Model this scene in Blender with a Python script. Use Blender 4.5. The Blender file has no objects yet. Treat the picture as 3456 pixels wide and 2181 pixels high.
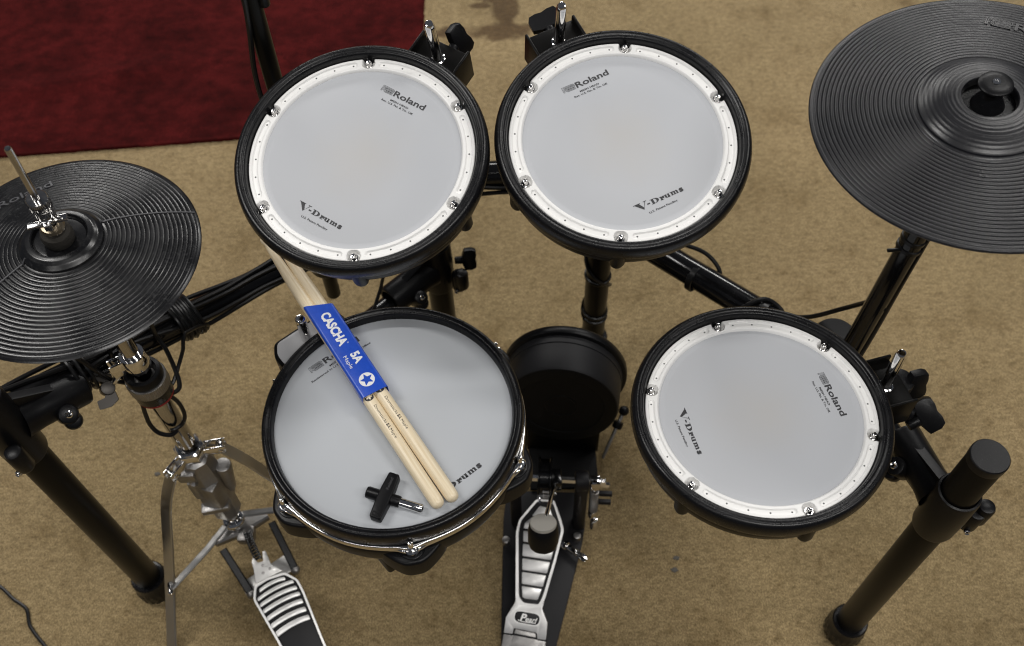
import bpy, bmesh, math, random
from math import sin, cos, pi, radians, sqrt, atan2, hypot
from mathutils import Vector, Matrix, noise

random.seed(4)
S = bpy.context.scene
COL = S.collection

# ------------------------------------------------------------------ camera
cam_data = bpy.data.cameras.new('Camera')
cam = bpy.data.objects.new('Camera', cam_data)
COL.objects.link(cam)
S.camera = cam
cam_data.sensor_width = 36.0
cam_data.lens = 36.0 * 3340 / 3456
cam_data.clip_start = 0.05
cam_data.clip_end = 60
PITCH, ROLL, CAM_H = radians(56.114), radians(2.248), 1.48
_fw = Vector((0, cos(PITCH), -sin(PITCH)))
_r0 = Vector((1, 0, 0))
_d0 = Vector((0, -sin(PITCH), -cos(PITCH)))
_R = _r0 * cos(ROLL) + _d0 * sin(ROLL)
_U = -(_d0 * cos(ROLL) - _r0 * sin(ROLL))
cam.matrix_world = Matrix(((_R.x, _U.x, -_fw.x, 0), (_R.y, _U.y, -_fw.y, 0), (_R.z, _U.z, -_fw.z, CAM_H), (0, 0, 0, 1)))
cam_data.dof.use_dof = True
cam_data.dof.focus_distance = 1.04
cam_data.dof.aperture_fstop = 6.3

# ------------------------------------------------------------------ room light
w = bpy.data.worlds.new('World')
S.world = w
w.use_nodes = True
w.node_tree.nodes['Background'].inputs['Color'].default_value = (0.80, 0.86, 1.0, 1)
w.node_tree.nodes['Background'].inputs['Strength'].default_value = 0.075


def ceiling_lamp(loc, sx, sy, power, col=(1.0, 0.975, 0.94)):
    ld = bpy.data.lights.new('ceiling_lamp', 'AREA')
    ld.shape = 'RECTANGLE'
    ld.size, ld.size_y, ld.energy, ld.color = sx, sy, power, col
    o = bpy.data.objects.new('ceiling_lamp', ld)
    o.location = loc
    COL.objects.link(o)


for lx, ly, pw in ((-1.5, 0.9, 32), (0.6, -0.5, 24), (-1.2, -1.4, 10), (2.3, -0.4, 22), (-1.6, 4.2, 52), (0.1, 4.2, 42), (1.8, 4.2, 60), (1.45, 1.5, 20)):
    ceiling_lamp((lx, ly, 2.75), 1.2, 0.28, pw)

S.view_settings.view_transform = 'Standard'
S.view_settings.look = 'None'
S.view_settings.exposure = 0.0
S.view_settings.gamma = 1.0
S.render.engine = 'CYCLES'
S.cycles.use_denoising = True
S.cycles.max_bounces = 8
S.cycles.filter_width = 1.15


# ------------------------------------------------------------------ materials
def mat(name, col, rough=0.5, metal=0.0, spec=0.5, coat=0.0):
    m = bpy.data.materials.new(name)
    m.use_nodes = True
    b = m.node_tree.nodes['Principled BSDF']
    b.inputs['Base Color'].default_value = (*col, 1)
    b.inputs['Roughness'].default_value = rough
    b.inputs['Metallic'].default_value = metal
    b.inputs['Specular IOR Level'].default_value = spec
    b.inputs['Coat Weight'].default_value = coat
    return m


def N(m, t, **kw):
    n = m.node_tree.nodes.new(t)
    for k, v in kw.items():
        setattr(n, k, v)
    return n


def link(m, a, ao, b, bi):
    m.node_tree.links.new(a.outputs[ao], b.inputs[bi])


def coords(m):
    return N(m, 'ShaderNodeTexCoord')


def noise_tex(m, scale, detail=3.0, rough=0.55, co=None, vec_scale=None):
    n = N(m, 'ShaderNodeTexNoise')
    n.inputs['Scale'].default_value = scale
    n.inputs['Detail'].default_value = detail
    n.inputs['Roughness'].default_value = rough
    co = co or coords(m)
    if vec_scale:
        mp = N(m, 'ShaderNodeMapping')
        mp.inputs['Scale'].default_value = vec_scale
        link(m, co, 'Object', mp, 'Vector')
        link(m, mp, 'Vector', n, 'Vector')
    else:
        link(m, co, 'Object', n, 'Vector')
    return n


def ramp(m, src, out, stops):
    r = N(m, 'ShaderNodeValToRGB')
    els = r.color_ramp.elements
    while len(els) < len(stops):
        els.new(0.5)
    for e, (p, c) in zip(els, stops):
        e.position = p
        e.color = (*c, 1) if len(c) == 3 else c
    link(m, src, out, r, 'Fac')
    return r


def mix(m, fac, a, b, mode='MIX', fac_val=None):
    n = N(m, 'ShaderNodeMix', data_type='RGBA', blend_type=mode)
    if fac is not None:
        m.node_tree.links.new(fac, n.inputs[0])
    if fac_val is not None:
        n.inputs[0].default_value = fac_val
    for s, i in ((a, 6), (b, 7)):
        if isinstance(s, tuple):
            n.inputs[i].default_value = (*s, 1)
        else:
            m.node_tree.links.new(s, n.inputs[i])
    return n.outputs[2]


def bump(m, src, out, strength, dist):
    b = N(m, 'ShaderNodeBump')
    b.inputs['Strength'].default_value = strength
    b.inputs['Distance'].default_value = dist
    link(m, src, out, b, 'Height')
    link(m, b, 'Normal', m.node_tree.nodes['Principled BSDF'], 'Normal')
    return b


def bsdf(m):
    return m.node_tree.nodes['Principled BSDF']


def rough_var(m, scale, lo, hi):
    n = noise_tex(m, scale, 4)
    mr = N(m, 'ShaderNodeMapRange')
    mr.inputs['From Min'].default_value = 0.3
    mr.inputs['From Max'].default_value = 0.7
    mr.inputs['To Min'].default_value = lo
    mr.inputs['To Max'].default_value = hi
    link(m, n, 'Fac', mr, 'Value')
    link(m, mr, 'Result', bsdf(m), 'Roughness')


def carpet_material():
    m = mat('tan_carpet', (0.25, 0.19, 0.11), 0.95, spec=0.15)
    co = coords(m)
    fine = noise_tex(m, 480, 4, 0.8, co, (1.0, 0.6, 1))
    mid = noise_tex(m, 120, 5, 0.7, co, (0.7, 1.0, 1))
    big = noise_tex(m, 9.0, 5, 0.62, co)
    huge = noise_tex(m, 2.2, 3, 0.5, co)
    spot = noise_tex(m, 34, 5, 0.68, co, (1.0, 0.8, 1))
    c5 = ramp(m, spot, 'Fac', [(0.28, (0.74, 0.70, 0.64)), (0.45, (1.0, 0.99, 0.98)), (0.75, (1.06, 1.06, 1.06))])
    c1 = ramp(m, fine, 'Fac', [(0.38, (0.168, 0.121, 0.058)), (0.63, (0.446, 0.341, 0.182))])
    c2 = ramp(m, mid, 'Fac', [(0.30, (0.62, 0.60, 0.56)), (0.60, (1.10, 1.10, 1.10))])
    c3 = ramp(m, big, 'Fac', [(0.28, (0.70, 0.66, 0.58)), (0.46, (0.97, 0.96, 0.94)), (0.70, (1.06, 1.06, 1.05))])
    c4 = ramp(m, huge, 'Fac', [(0.35, (0.90, 0.90, 0.88)), (0.65, (1.06, 1.05, 1.05))])
    a = mix(m, None, c1.outputs[0], c2.outputs[0], 'MULTIPLY', 1.0)
    a = mix(m, None, a, c3.outputs[0], 'MULTIPLY', 1.0)
    a = mix(m, None, a, c4.outputs[0], 'MULTIPLY', 1.0)
    a = mix(m, None, a, c5.outputs[0], 'MULTIPLY', 1.0)
    # spilled dark stain near the rug: two soft blobs broken up by noise
    sep = N(m, 'ShaderNodeSeparateXYZ')
    link(m, co, 'Object', sep, 'Vector')
    wob = noise_tex(m, 16, 4, 0.6, co)
    acc = None
    for (bx, by, rx, ry) in ((0.005, 1.93, 0.060, 0.060), (0.012, 1.86, 0.036, 0.06), (0.000, 1.785, 0.085, 0.036), (-0.115, 1.79, 0.045, 0.022), (-0.045, 1.875, 0.03, 0.012)):
        parts = []
        for axis, c0, r in (('X', bx, rx), ('Y', by, ry)):
            s1 = N(m, 'ShaderNodeMath', operation='SUBTRACT')
            link(m, sep, axis, s1, 0)
            s1.inputs[1].default_value = c0
            s2 = N(m, 'ShaderNodeMath', operation='DIVIDE')
            link(m, s1, 0, s2, 0)
            s2.inputs[1].default_value = r
            s3 = N(m, 'ShaderNodeMath', operation='MULTIPLY')
            link(m, s2, 0, s3, 0)
            link(m, s2, 0, s3, 1)
            parts.append(s3)
        ad = N(m, 'ShaderNodeMath', operation='ADD')
        link(m, parts[0], 0, ad, 0)
        link(m, parts[1], 0, ad, 1)
        if acc is None:
            acc = ad
        else:
            mn = N(m, 'ShaderNodeMath', operation='MINIMUM')
            link(m, acc, 0, mn, 0)
            link(m, ad, 0, mn, 1)
            acc = mn
    wv = N(m, 'ShaderNodeMath', operation='MULTIPLY_ADD')
    link(m, wob, 'Fac', wv, 0)
    wv.inputs[1].default_value = 2.6
    wv.inputs[2].default_value = -1.3
    sm = N(m, 'ShaderNodeMath', operation='ADD')
    link(m, acc, 0, sm, 0)
    link(m, wv, 0, sm, 1)
    st = ramp(m, sm, 0, [(0.45, (0.38, 0.32, 0.27)), (1.0, (1, 1, 1))])
    a = mix(m, None, a, st.outputs[0], 'MULTIPLY', 1.0)
    m.node_tree.links.new(a, bsdf(m).inputs['Base Color'])
    bsdf(m).inputs['Sheen Weight'].default_value = 0.15
    ht = mix(m, None, fine.outputs['Fac'], mid.outputs['Fac'], 'MIX', 0.45)
    b = N(m, 'ShaderNodeBump')
    b.inputs['Strength'].default_value = 0.9
    b.inputs['Distance'].default_value = 0.004
    m.node_tree.links.new(ht, b.inputs['Height'])
    link(m, b, 'Normal', bsdf(m), 'Normal')
    return m


def rug_material():
    m = mat('red_pile', (0.11, 0.012, 0.012), 0.95, spec=0.1)
    co = coords(m)
    fine = noise_tex(m, 420, 3, 0.7, co)
    mid = noise_tex(m, 42, 5, 0.65, co, (0.7, 1, 1))
    big = noise_tex(m, 6, 4, 0.6, co)
    c1 = ramp(m, fine, 'Fac', [(0.3, (0.033, 0.0030, 0.0032)), (0.7, (0.104, 0.0092, 0.0088))])
    c2 = ramp(m, mid, 'Fac', [(0.3, (0.52, 0.48, 0.48)), (0.62, (1.16, 1.16, 1.16))])
    c3 = ramp(m, big, 'Fac', [(0.33, (0.62, 0.6, 0.6)), (0.6, (1.1, 1.1, 1.1))])
    a = mix(m, None, c1.outputs[0], c2.outputs[0], 'MULTIPLY', 1.0)
    a = mix(m, None, a, c3.outputs[0], 'MULTIPLY', 1.0)
    m.node_tree.links.new(a, bsdf(m).inputs['Base Color'])
    bump(m, fine, 'Fac', 0.8, 0.004)
    return m


M = {}
M['carpet'] = carpet_material()
M['rug'] = rug_material()
M['rubber'] = mat('black_rubber', (0.0065, 0.0065, 0.0075), 0.36, spec=0.32)
bump(M['rubber'], noise_tex(M['rubber'], 1500, 2), 'Fac', 0.22, 0.0005)
rough_var(M['rubber'], 60, 0.22, 0.36)
M['plastic'] = mat('black_plastic', (0.0040, 0.0040, 0.0046), 0.34, spec=0.2)
bump(M['plastic'], noise_tex(M['plastic'], 2200, 2), 'Fac', 0.18, 0.0004)
M['tube'] = mat('black_lacquer', (0.004, 0.004, 0.0045), 0.14, spec=0.45)
rough_var(M['tube'], 40, 0.13, 0.20)
M['matte_tube'] = mat('black_powder_coat', (0.0036, 0.0033, 0.0030), 0.32, spec=0.16)
bump(M['matte_tube'], noise_tex(M['matte_tube'], 1800, 2), 'Fac', 0.15, 0.0004)
M['cymbal'] = mat('cymbal_rubber', (0.0050, 0.0050, 0.0058), 0.30, spec=0.5)
rough_var(M['cymbal'], 38, 0.19, 0.35)
M['cymbal2'] = mat('grained_cymbal_rubber', (0.006, 0.006, 0.0085), 0.36, spec=0.5)
bump(M['cymbal2'], noise_tex(M['cymbal2'], 900, 2), 'Fac', 0.2, 0.0005)
rough_var(M['cymbal2'], 25, 0.27, 0.40)
M['white'] = mat('white_plastic', (0.82, 0.815, 0.80), 0.38)
M['head'] = mat('grey_mesh_head', (0.44, 0.452, 0.475), 0.8, spec=0.15)
_hn = noise_tex(M['head'], 3.0, 3, 0.5)
_hc = ramp(M['head'], _hn, 'Fac', [(0.35, (0.445, 0.458, 0.482)), (0.65, (0.470, 0.481, 0.502))])
# played-in centre: the weave has yellowed a little where sticks land
_sep = N(M['head'], 'ShaderNodeVectorMath', operation='LENGTH')
link(M['head'], coords(M['head']), 'Object', _sep, 0)
_wm = N(M['head'], 'ShaderNodeMath', operation='MULTIPLY_ADD')
link(M['head'], noise_tex(M['head'], 30, 4, 0.6), 'Fac', _wm, 0)
_wm.inputs[1].default_value = 0.05
link(M['head'], _sep, 'Value', _wm, 2)
_wr = ramp(M['head'], _wm, 0, [(0.030, (1.015, 0.985, 0.94)), (0.085, (1, 1, 1))])
link(M['head'], _wr, 'Color', bsdf(M['head']), 'Base Color')
M['head'].node_tree.links.new(mix(M['head'], None, _hc.outputs[0], _wr.outputs[0], 'MULTIPLY', 1.0), bsdf(M['head']).inputs['Base Color'])
bump(M['head'], noise_tex(M['head'], 2600, 2), 'Fac', 0.12, 0.0003)
M['snare_head'] = mat('grey_snare_head', (0.455, 0.475, 0.50), 0.72, spec=0.2)
bump(M['snare_head'], noise_tex(M['snare_head'], 2600, 2), 'Fac', 0.12, 0.0003)
M['chrome'] = mat('chrome', (0.78, 0.77, 0.76), 0.07, 1.0)
rough_var(M['chrome'], 120, 0.05, 0.12)
M['tube_chrome'] = mat('stand_chrome', (0.46, 0.45, 0.44), 0.10, 1.0)
rough_var(M['tube_chrome'], 120, 0.06, 0.16)
M['dark_cast'] = mat('dark_cast_alloy', (0.07, 0.065, 0.06), 0.45, 1.0)
M['emboss'] = mat('worn_edge_lit_rubber', (0.075, 0.075, 0.080), 0.30, spec=0.6)  # paler than the disc: worn tops and edge highlights put into the colour
M['steel'] = mat('brushed_steel', (0.50, 0.49, 0.47), 0.34, 1.0)
rough_var(M['steel'], 90, 0.28, 0.42)
M['cast'] = mat('cast_alloy', (0.34, 0.33, 0.32), 0.42, 1.0)
rough_var(M['cast'], 150, 0.34, 0.55)
bump(M['cast'], noise_tex(M['cast'], 500, 3), 'Fac', 0.25, 0.0008)
M['silver'] = mat('bright_alloy', (0.86, 0.85, 0.83), 0.42, 0.72)
rough_var(M['silver'], 130, 0.34, 0.50)
M['worn'] = mat('worn_alloy', (0.66, 0.65, 0.63), 0.42, 0.8)
rough_var(M['worn'], 220, 0.28, 0.62)
bump(M['worn'], noise_tex(M['worn'], 900, 3), 'Fac', 0.3, 0.0006)
M['ink'] = mat('black_ink', (0.030, 0.030, 0.033), 0.6)
M['hole'] = mat('dark_hole', (0.10, 0.10, 0.10), 0.8)
M['grip'] = mat('black_grip', (0.010, 0.0095, 0.011), 0.5, spec=0.35)
M['felt'] = mat('grey_felt', (0.42, 0.40, 0.36), 0.95, spec=0.1)
bump(M['felt'], noise_tex(M['felt'], 700, 4), 'Fac', 0.5, 0.001)
M['darkfelt'] = mat('dark_felt', (0.035, 0.032, 0.028), 0.9, spec=0.15)
bump(M['darkfelt'], noise_tex(M['darkfelt'], 500, 4), 'Fac', 0.7, 0.0015)
M['red'] = mat('red_plastic', (0.20, 0.008, 0.010), 0.4)
M['plate'] = mat('grey_plate', (0.45, 0.45, 0.46), 0.35)
M['blue'] = mat('blue_card', (0.014, 0.052, 0.40), 0.32, spec=0.5)
_bn = noise_tex(M['blue'], 260, 4, 0.65)
_bc = ramp(M['blue'], _bn, 'Fac', [(0.3, (0.014, 0.068, 0.46)), (0.75, (0.019, 0.085, 0.54))])
link(M['blue'], _bc, 'Color', bsdf(M['blue']), 'Base Color')
bump(M['blue'], noise_tex(M['blue'], 45, 4, 0.6), 'Fac', 0.25, 0.002)
M['whiteink'] = mat('white_ink', (0.80, 0.80, 0.80), 0.45)
M['cable'] = mat('black_cable', (0.006, 0.006, 0.0065), 0.34, spec=0.35)
M['lint'] = mat('grey_lint', (0.11, 0.10, 0.085), 0.9)
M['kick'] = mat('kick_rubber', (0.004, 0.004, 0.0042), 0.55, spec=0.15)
M['kick_lit'] = mat('kick_lit_black', (0.014, 0.014, 0.0155), 0.50, spec=0.2)  # same black as the pad face, lightened to paint in light from overhead
bump(M['kick_lit'], noise_tex(M['kick_lit'], 1500, 2), 'Fac', 0.2, 0.0004)
M['rust'] = mat('tarnished_steel', (0.26, 0.22, 0.16), 0.35, 1.0)


def dusty(m, base, scale=420, amount=0.030, thr=0.66):
    n = noise_tex(m, scale, 3, 0.6)
    n2 = noise_tex(m, 14, 3, 0.6)
    mu = N(m, 'ShaderNodeMath', operation='MULTIPLY_ADD')
    link(m, n2, 'Fac', mu, 0)
    mu.inputs[1].default_value = 0.35
    link(m, n, 'Fac', mu, 2)
    d = tuple(c + amount for c in base)
    r = ramp(m, mu, 0, [(thr + 0.12, base), (thr + 0.30, d)])
    link(m, r, 'Color', bsdf(m), 'Base Color')


dusty(M['rubber'], (0.0048, 0.0048, 0.0056), 500, 0.006)
dusty(M['plastic'], (0.0045, 0.0045, 0.0052), 600, 0.015)
dusty(M['tube'], (0.004, 0.004, 0.0045), 700, 0.02)
dusty(M['cymbal'], (0.0050, 0.0050, 0.0058), 260, 0.018, 0.62)
dusty(M['cymbal2'], (0.006, 0.006, 0.008), 420, 0.02, 0.62)


def wood_material():
    m = mat('pale_maple', (0.62, 0.47, 0.27), 0.34, spec=0.45)
    co = coords(m)
    n = noise_tex(m, 420, 5, 0.65, co, (1, 1, 0.03))
    n2 = noise_tex(m, 10, 2, 0.5, co, (1, 1, 0.4))
    c = ramp(m, n, 'Fac', [(0.3, (0.720, 0.590, 0.390)), (0.62, (0.870, 0.770, 0.580))])
    c2 = ramp(m, n2, 'Fac', [(0.35, (0.93, 0.90, 0.86)), (0.65, (1.03, 1.03, 1.03))])
    a = mix(m, None, c.outputs[0], c2.outputs[0], 'MULTIPLY', 1.0)
    m.node_tree.links.new(a, bsdf(m).inputs['Base Color'])
    return m


M['wood'] = wood_material()

# ------------------------------------------------------------------ geometry helpers: every shape is (verts, faces)


def join(*gs):
    V, F = [], []
    for v, f in gs:
        o = len(V)
        V += [tuple(p) for p in v]
        F += [tuple(i + o for i in q) for q in f]
    return V, F


def xf(g, mtx):
    return [tuple(mtx @ Vector(p)) for p in g[0]], g[1]


def mv(g, x, y, z):
    return [(p[0] + x, p[1] + y, p[2] + z) for p in g[0]], g[1]


def align(p0, d):
    """matrix whose z axis is d and origin p0"""
    z = Vector(d).normalized()
    ref = Vector((0, 0, 1)) if abs(z.z) < 0.9 else Vector((1, 0, 0))
    x = ref.cross(z).normalized()
    y = z.cross(x)
    p = Vector(p0)
    return Matrix(((x.x, y.x, z.x, p.x), (x.y, y.y, z.y, p.y), (x.z, y.z, z.z, p.z), (0, 0, 0, 1)))


def frame(o, x, y, z):
    x, y, z, o = Vector(x), Vector(y), Vector(z), Vector(o)
    return Matrix(((x.x, y.x, z.x, o.x), (x.y, y.y, z.y, o.y), (x.z, y.z, z.z, o.z), (0, 0, 0, 1)))


def polar(fn, n):
    """surface of revolution whose profile may change with the angle: fn(theta) -> [(r, z), ...]"""
    V, F = [], []
    k = len(fn(0.0))
    for i in range(n):
        t = 2 * pi * i / n
        c, s = cos(t), sin(t)
        V += [(r * c, r * s, z) for r, z in fn(t)]
    for i in range(n):
        j = (i + 1) % n
        for a in range(k - 1):
            F.append((i * k + a, j * k + a, j * k + a + 1, i * k + a + 1))
    return V, F


def lathe(prof, n=48):
    V, F = [], []
    rings = []
    for r, z in prof:
        if r < 1e-7:
            rings.append([len(V)])
            V.append((0, 0, z))
        else:
            rings.append(list(range(len(V), len(V) + n)))
            V += [(r * cos(2 * pi * i / n), r * sin(2 * pi * i / n), z) for i in range(n)]
    for a, b in zip(rings, rings[1:]):
        for i in range(n):
            j = (i + 1) % n
            if len(a) == 1 and len(b) == 1:
                continue
            if len(a) == 1:
                F.append((a[0], b[j], b[i]))
            elif len(b) == 1:
                F.append((a[i], a[j], b[0]))
            else:
                F.append((a[i], a[j], b[j], b[i]))
    return V, F


def cyl(p0, p1, r0, r1=None, n=32, bev=0.0008):
    r1 = r0 if r1 is None else r1
    p0, p1 = Vector(p0), Vector(p1)
    L = (p1 - p0).length
    b = min(bev, L * 0.45, r0 * 0.6, r1 * 0.6)
    g = lathe([(0, 0), (r0 - b, 0), (r0 - b * .3, b * .3), (r0, b), (r1, L - b), (r1 - b * .3, L - b * .3), (r1 - b, L), (0, L)], n)
    return xf(g, align(p0, p1 - p0))


def ball(c, r, n=20, sz=1.0):
    k = 10
    return mv(lathe([(r * sin(pi * i / k), -r * sz * cos(pi * i / k)) for i in range(k + 1)], n), *c)


def smooth_path(pts, sub=8, closed=False):
    P = [Vector(p) for p in pts]
    if len(P) < 3:
        return P
    out = []
    n = len(P)
    for i in range(n if closed else n - 1):
        if closed:
            p0, p1, p2, p3 = P[i - 1], P[i], P[(i + 1) % n], P[(i + 2) % n]
        else:
            p1, p2 = P[i], P[i + 1]
            p0 = P[i - 1] if i else p1 * 2 - p2
            p3 = P[i + 2] if i + 2 < n else p2 * 2 - p1
        for s in range(sub):
            t = s / sub
            out.append(0.5 * (2 * p1 + (p2 - p0) * t + (2 * p0 - 5 * p1 + 4 * p2 - p3) * t * t + (3 * p1 - p0 - 3 * p2 + p3) * t ** 3))
    if not closed:
        out.append(P[-1])
    return out


def sweep(pts, sect, up=None, closed=False, radii=None):
    """sweep a closed 2D section [(a, b)] along a polyline; a along the side vector, b along 'up'"""
    P = [Vector(p) for p in pts]
    n, k = len(P), len(sect)
    V, F = [], []
    prev = None
    for i in range(n):
        if closed:
            t = P[(i + 1) % n] - P[i - 1]
        else:
            t = P[min(i + 1, n - 1)] - P[max(i - 1, 0)]
        t.normalize()
        if up is not None:
            s = t.cross(Vector(up))
            if s.length < 1e-4:
                s = t.cross(Vector((1, 0, 0)))
            s.normalize()
        elif prev is None:
            s = t.cross(Vector((0, 0, 1)))
            if s.length < 0.05:
                s = t.cross(Vector((1, 0, 0)))
            s.normalize()
        else:
            s = (prev - t * prev.dot(t)).normalized()
        prev = s
        u = s.cross(t)
        q = radii[i] if radii else 1.0
        V += [tuple(P[i] + s * (a * q) + u * (b * q)) for a, b in sect]
    m = n if closed else n - 1
    for i in range(m):
        j = (i + 1) % n
        for a in range(k):
            b = (a + 1) % k
            F.append((i * k + a, i * k + b, j * k + b, j * k + a))
    if not closed:
        F.append(tuple(range(k - 1, -1, -1)))
        F.append(tuple((n - 1) * k + a for a in range(k)))
    return V, F


def circ(r, n=10):
    return [(r * cos(2 * pi * i / n), r * sin(2 * pi * i / n)) for i in range(n)]


def wire(pts, r, n=10, sub=8, closed=False):
    return sweep(smooth_path(pts, sub, closed), circ(r, n), closed=closed)


def rect(wd, th, b=0.0008):
    x, y = wd / 2, th / 2
    return [(-x + b, -y), (x - b, -y), (x, -y + b), (x, y - b), (x - b, y), (-x + b, y), (-x, y - b), (-x, -y + b)]


def _bm_out(bm):
    bm.verts.index_update()
    g = [tuple(v.co) for v in bm.verts], [tuple(v.index for v in f.verts) for f in bm.faces]
    bm.free()
    return g


def box(cx, cy, cz, sx, sy, sz, bev=0.0015, seg=2):
    bm = bmesh.new()
    bmesh.ops.create_cube(bm, size=1.0)
    for v in bm.verts:
        v.co = Vector((v.co.x * sx + cx, v.co.y * sy + cy, v.co.z * sz + cz))
    if bev:
        bmesh.ops.bevel(bm, geom=list(bm.edges), offset=bev, segments=seg, affect='EDGES', profile=0.5)
    return _bm_out(bm)


def area2(p):
    return sum(p[i][0] * p[(i + 1) % len(p)][1] - p[(i + 1) % len(p)][0] * p[i][1] for i in range(len(p)))


def prism(poly, z0, z1, bev=0.001, seg=2):
    p = list(poly)
    if area2(p) < 0:
        p.reverse()
    bm = bmesh.new()
    vs = [bm.verts.new((x, y, z0)) for x, y in p]
    f = bm.faces.new(vs)
    f.normal_flip()
    r = bmesh.ops.extrude_face_region(bm, geom=[f])
    tops = [v for v in r['geom'] if isinstance(v, bmesh.types.BMVert)]
    for v in tops:
        v.co.z = z1
    bmesh.ops.recalc_face_normals(bm, faces=list(bm.faces))
    if bev:
        ts = set(tops)
        es = [e for e in bm.edges if e.verts[0] in ts and e.verts[1] in ts]
        bmesh.ops.bevel(bm, geom=es, offset=bev, segments=seg, affect='EDGES', profile=0.5, clamp_overlap=True)
    return _bm_out(bm)


def round_poly(poly, r, k=4):
    out = []
    n = len(poly)
    for i in range(n):
        p, a, b = Vector(poly[i]), Vector(poly[i - 1]), Vector(poly[(i + 1) % n])
        da, db = (a - p), (b - p)
        q = min(r, da.length * 0.45, db.length * 0.45)
        s, e = p + da.normalized() * q, p + db.normalized() * q
        for j in range(k + 1):
            t = j / k
            out.append(tuple((1 - t) ** 2 * s + 2 * t * (1 - t) * p + t * t * e))
    return out


def ring_flat(outer, inner, z0, z1):
    """flat frame between two outlines with the same number of points, given thickness"""
    n = len(outer)
    V = [(x, y, z1) for x, y in outer] + [(x, y, z1) for x, y in inner] + [(x, y, z0) for x, y in outer] + [(x, y, z0) for x, y in inner]
    F = []
    for i in range(n):
        j = (i + 1) % n
        F += [(i, j, n + j, n + i), (2 * n + j, 2 * n + i, 3 * n + i, 3 * n + j), (i, 2 * n + i, 2 * n + j, j), (n + j, 3 * n + j, 3 * n + i, n + i)]
    bm = bmesh.new()
    vs = [bm.verts.new(v) for v in V]
    for f in F:
        bm.faces.new([vs[i] for i in f])
    bmesh.ops.recalc_face_normals(bm, faces=list(bm.faces))
    return _bm_out(bm)


def resample(poly, n):
    """n points evenly along a closed outline, starting at its first point"""
    P = [Vector(p) for p in poly]
    L = [0.0]
    for i in range(len(P)):
        L.append(L[-1] + (P[(i + 1) % len(P)] - P[i]).length)
    out, k = [], 0
    for i in range(n):
        d = L[-1] * i / n
        while L[k + 1] < d:
            k += 1
        t = (d - L[k]) / max(1e-9, L[k + 1] - L[k])
        out.append(tuple(P[k].lerp(P[(k + 1) % len(P)], t)))
    return out


# ------------------------------------------------------------------ objects
WM = {}


def mesh_of(name, g, material, sharp=35):
    me = bpy.data.meshes.new(name)
    me.from_pydata(g[0], [], g[1])
    me.validate()
    for p in me.polygons:
        p.use_smooth = True
    me.set_sharp_from_angle(angle=radians(sharp))
    me.materials.append(material)
    return me


def obj(name, g, material, parent=None, world=False, sharp=35):
    """one mesh object; world=True: the shape is given in world coordinates"""
    if parent is not None and world:
        g = xf(g, WM[parent.name].inverted())
    o = bpy.data.objects.new(name, mesh_of(name, g, material, sharp))
    COL.objects.link(o)
    o.parent = parent
    WM[o.name] = WM[parent.name].copy() if parent is not None else Matrix.Identity(4)
    return o


def tag(o, label, cat, group=None):
    o['label'] = label
    o['category'] = cat
    if group:
        o['group'] = group
    return o


def thing(name, label, cat, mtx, group=None):
    o = bpy.data.objects.new(name, None)
    o.empty_display_size = 0.05
    COL.objects.link(o)
    mtx = mtx if isinstance(mtx, Matrix) else Matrix.Translation(mtx)
    o.matrix_world = mtx
    WM[o.name] = mtx.copy()
    return tag(o, label, cat, group)


def copy_tree(o, parent=None, mtx=None):
    c = o.copy()
    COL.objects.link(c)
    c.parent = parent
    if mtx is not None:
        c.matrix_world = mtx
        WM[c.name] = mtx.copy()
    else:
        WM[c.name] = WM[parent.name].copy()
    for ch in list(o.children):
        copy_tree(ch, c)
    return c


# ------------------------------------------------------------------ lettering
def _text_raw(s, bold=0.0):
    cu = bpy.data.curves.new('lettering', 'FONT')
    cu.body = s
    cu.size = 1.0
    cu.offset = bold
    cu.resolution_u = 3
    o = bpy.data.objects.new('lettering', cu)
    COL.objects.link(o)
    bpy.context.view_layer.update()
    dg = bpy.context.evaluated_depsgraph_get()
    me = bpy.data.meshes.new_from_object(o.evaluated_get(dg))
    V = [tuple(v.co) for v in me.vertices]
    F = [tuple(p.vertices) for p in me.polygons]
    bpy.data.objects.remove(o)
    bpy.data.curves.remove(cu)
    bpy.data.meshes.remove(me)
    return V, F


_cap = max(v[1] for v in _text_raw('H')[0])


def text(s, width, cap, bold=0.0, shear=0.0, x=0.0, y=0.0, z=0.0):
    V, F = _text_raw(s, bold)
    x0, x1 = min(v[0] for v in V), max(v[0] for v in V)
    sx, sy = width / (x1 - x0), cap / _cap
    return [(x + (v[0] - x0) * sx + shear * v[1] * sy, y + v[1] * sy, z) for v in V], F


def solid(g, th):
    """flat lettering given thickness th upward (raised type)"""
    V, F = g
    n = len(V)
    edges = {}
    for f in F:
        for i in range(len(f)):
            a, b = f[i], f[(i + 1) % len(f)]
            edges[(a, b)] = edges.get((a, b), 0) + 1
    side = [(a, b, b + n, a + n) for (a, b) in edges if (b, a) not in edges]
    return V + [(v[0], v[1], v[2] + th) for v in V], [tuple(i + n for i in f) for f in F] + [(q[3], q[2], q[1], q[0]) for q in side]


def stroke(pts, wd, z=0.0):
    P = [Vector((p[0], p[1])) for p in pts]
    V, F = [], []
    for i in range(len(P)):
        t = (P[min(i + 1, len(P) - 1)] - P[max(i - 1, 0)]).normalized()
        nrm = Vector((-t.y, t.x)) * wd / 2
        V += [(*(P[i] + nrm), z), (*(P[i] - nrm), z)]
    for i in range(len(P) - 1):
        F.append((2 * i, 2 * i + 1, 2 * i + 3, 2 * i + 2))
    return V, F


def poly2(pts, z=0.0):
    return [(x, y, z) for x, y in pts], [tuple(range(len(pts)))]


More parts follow.
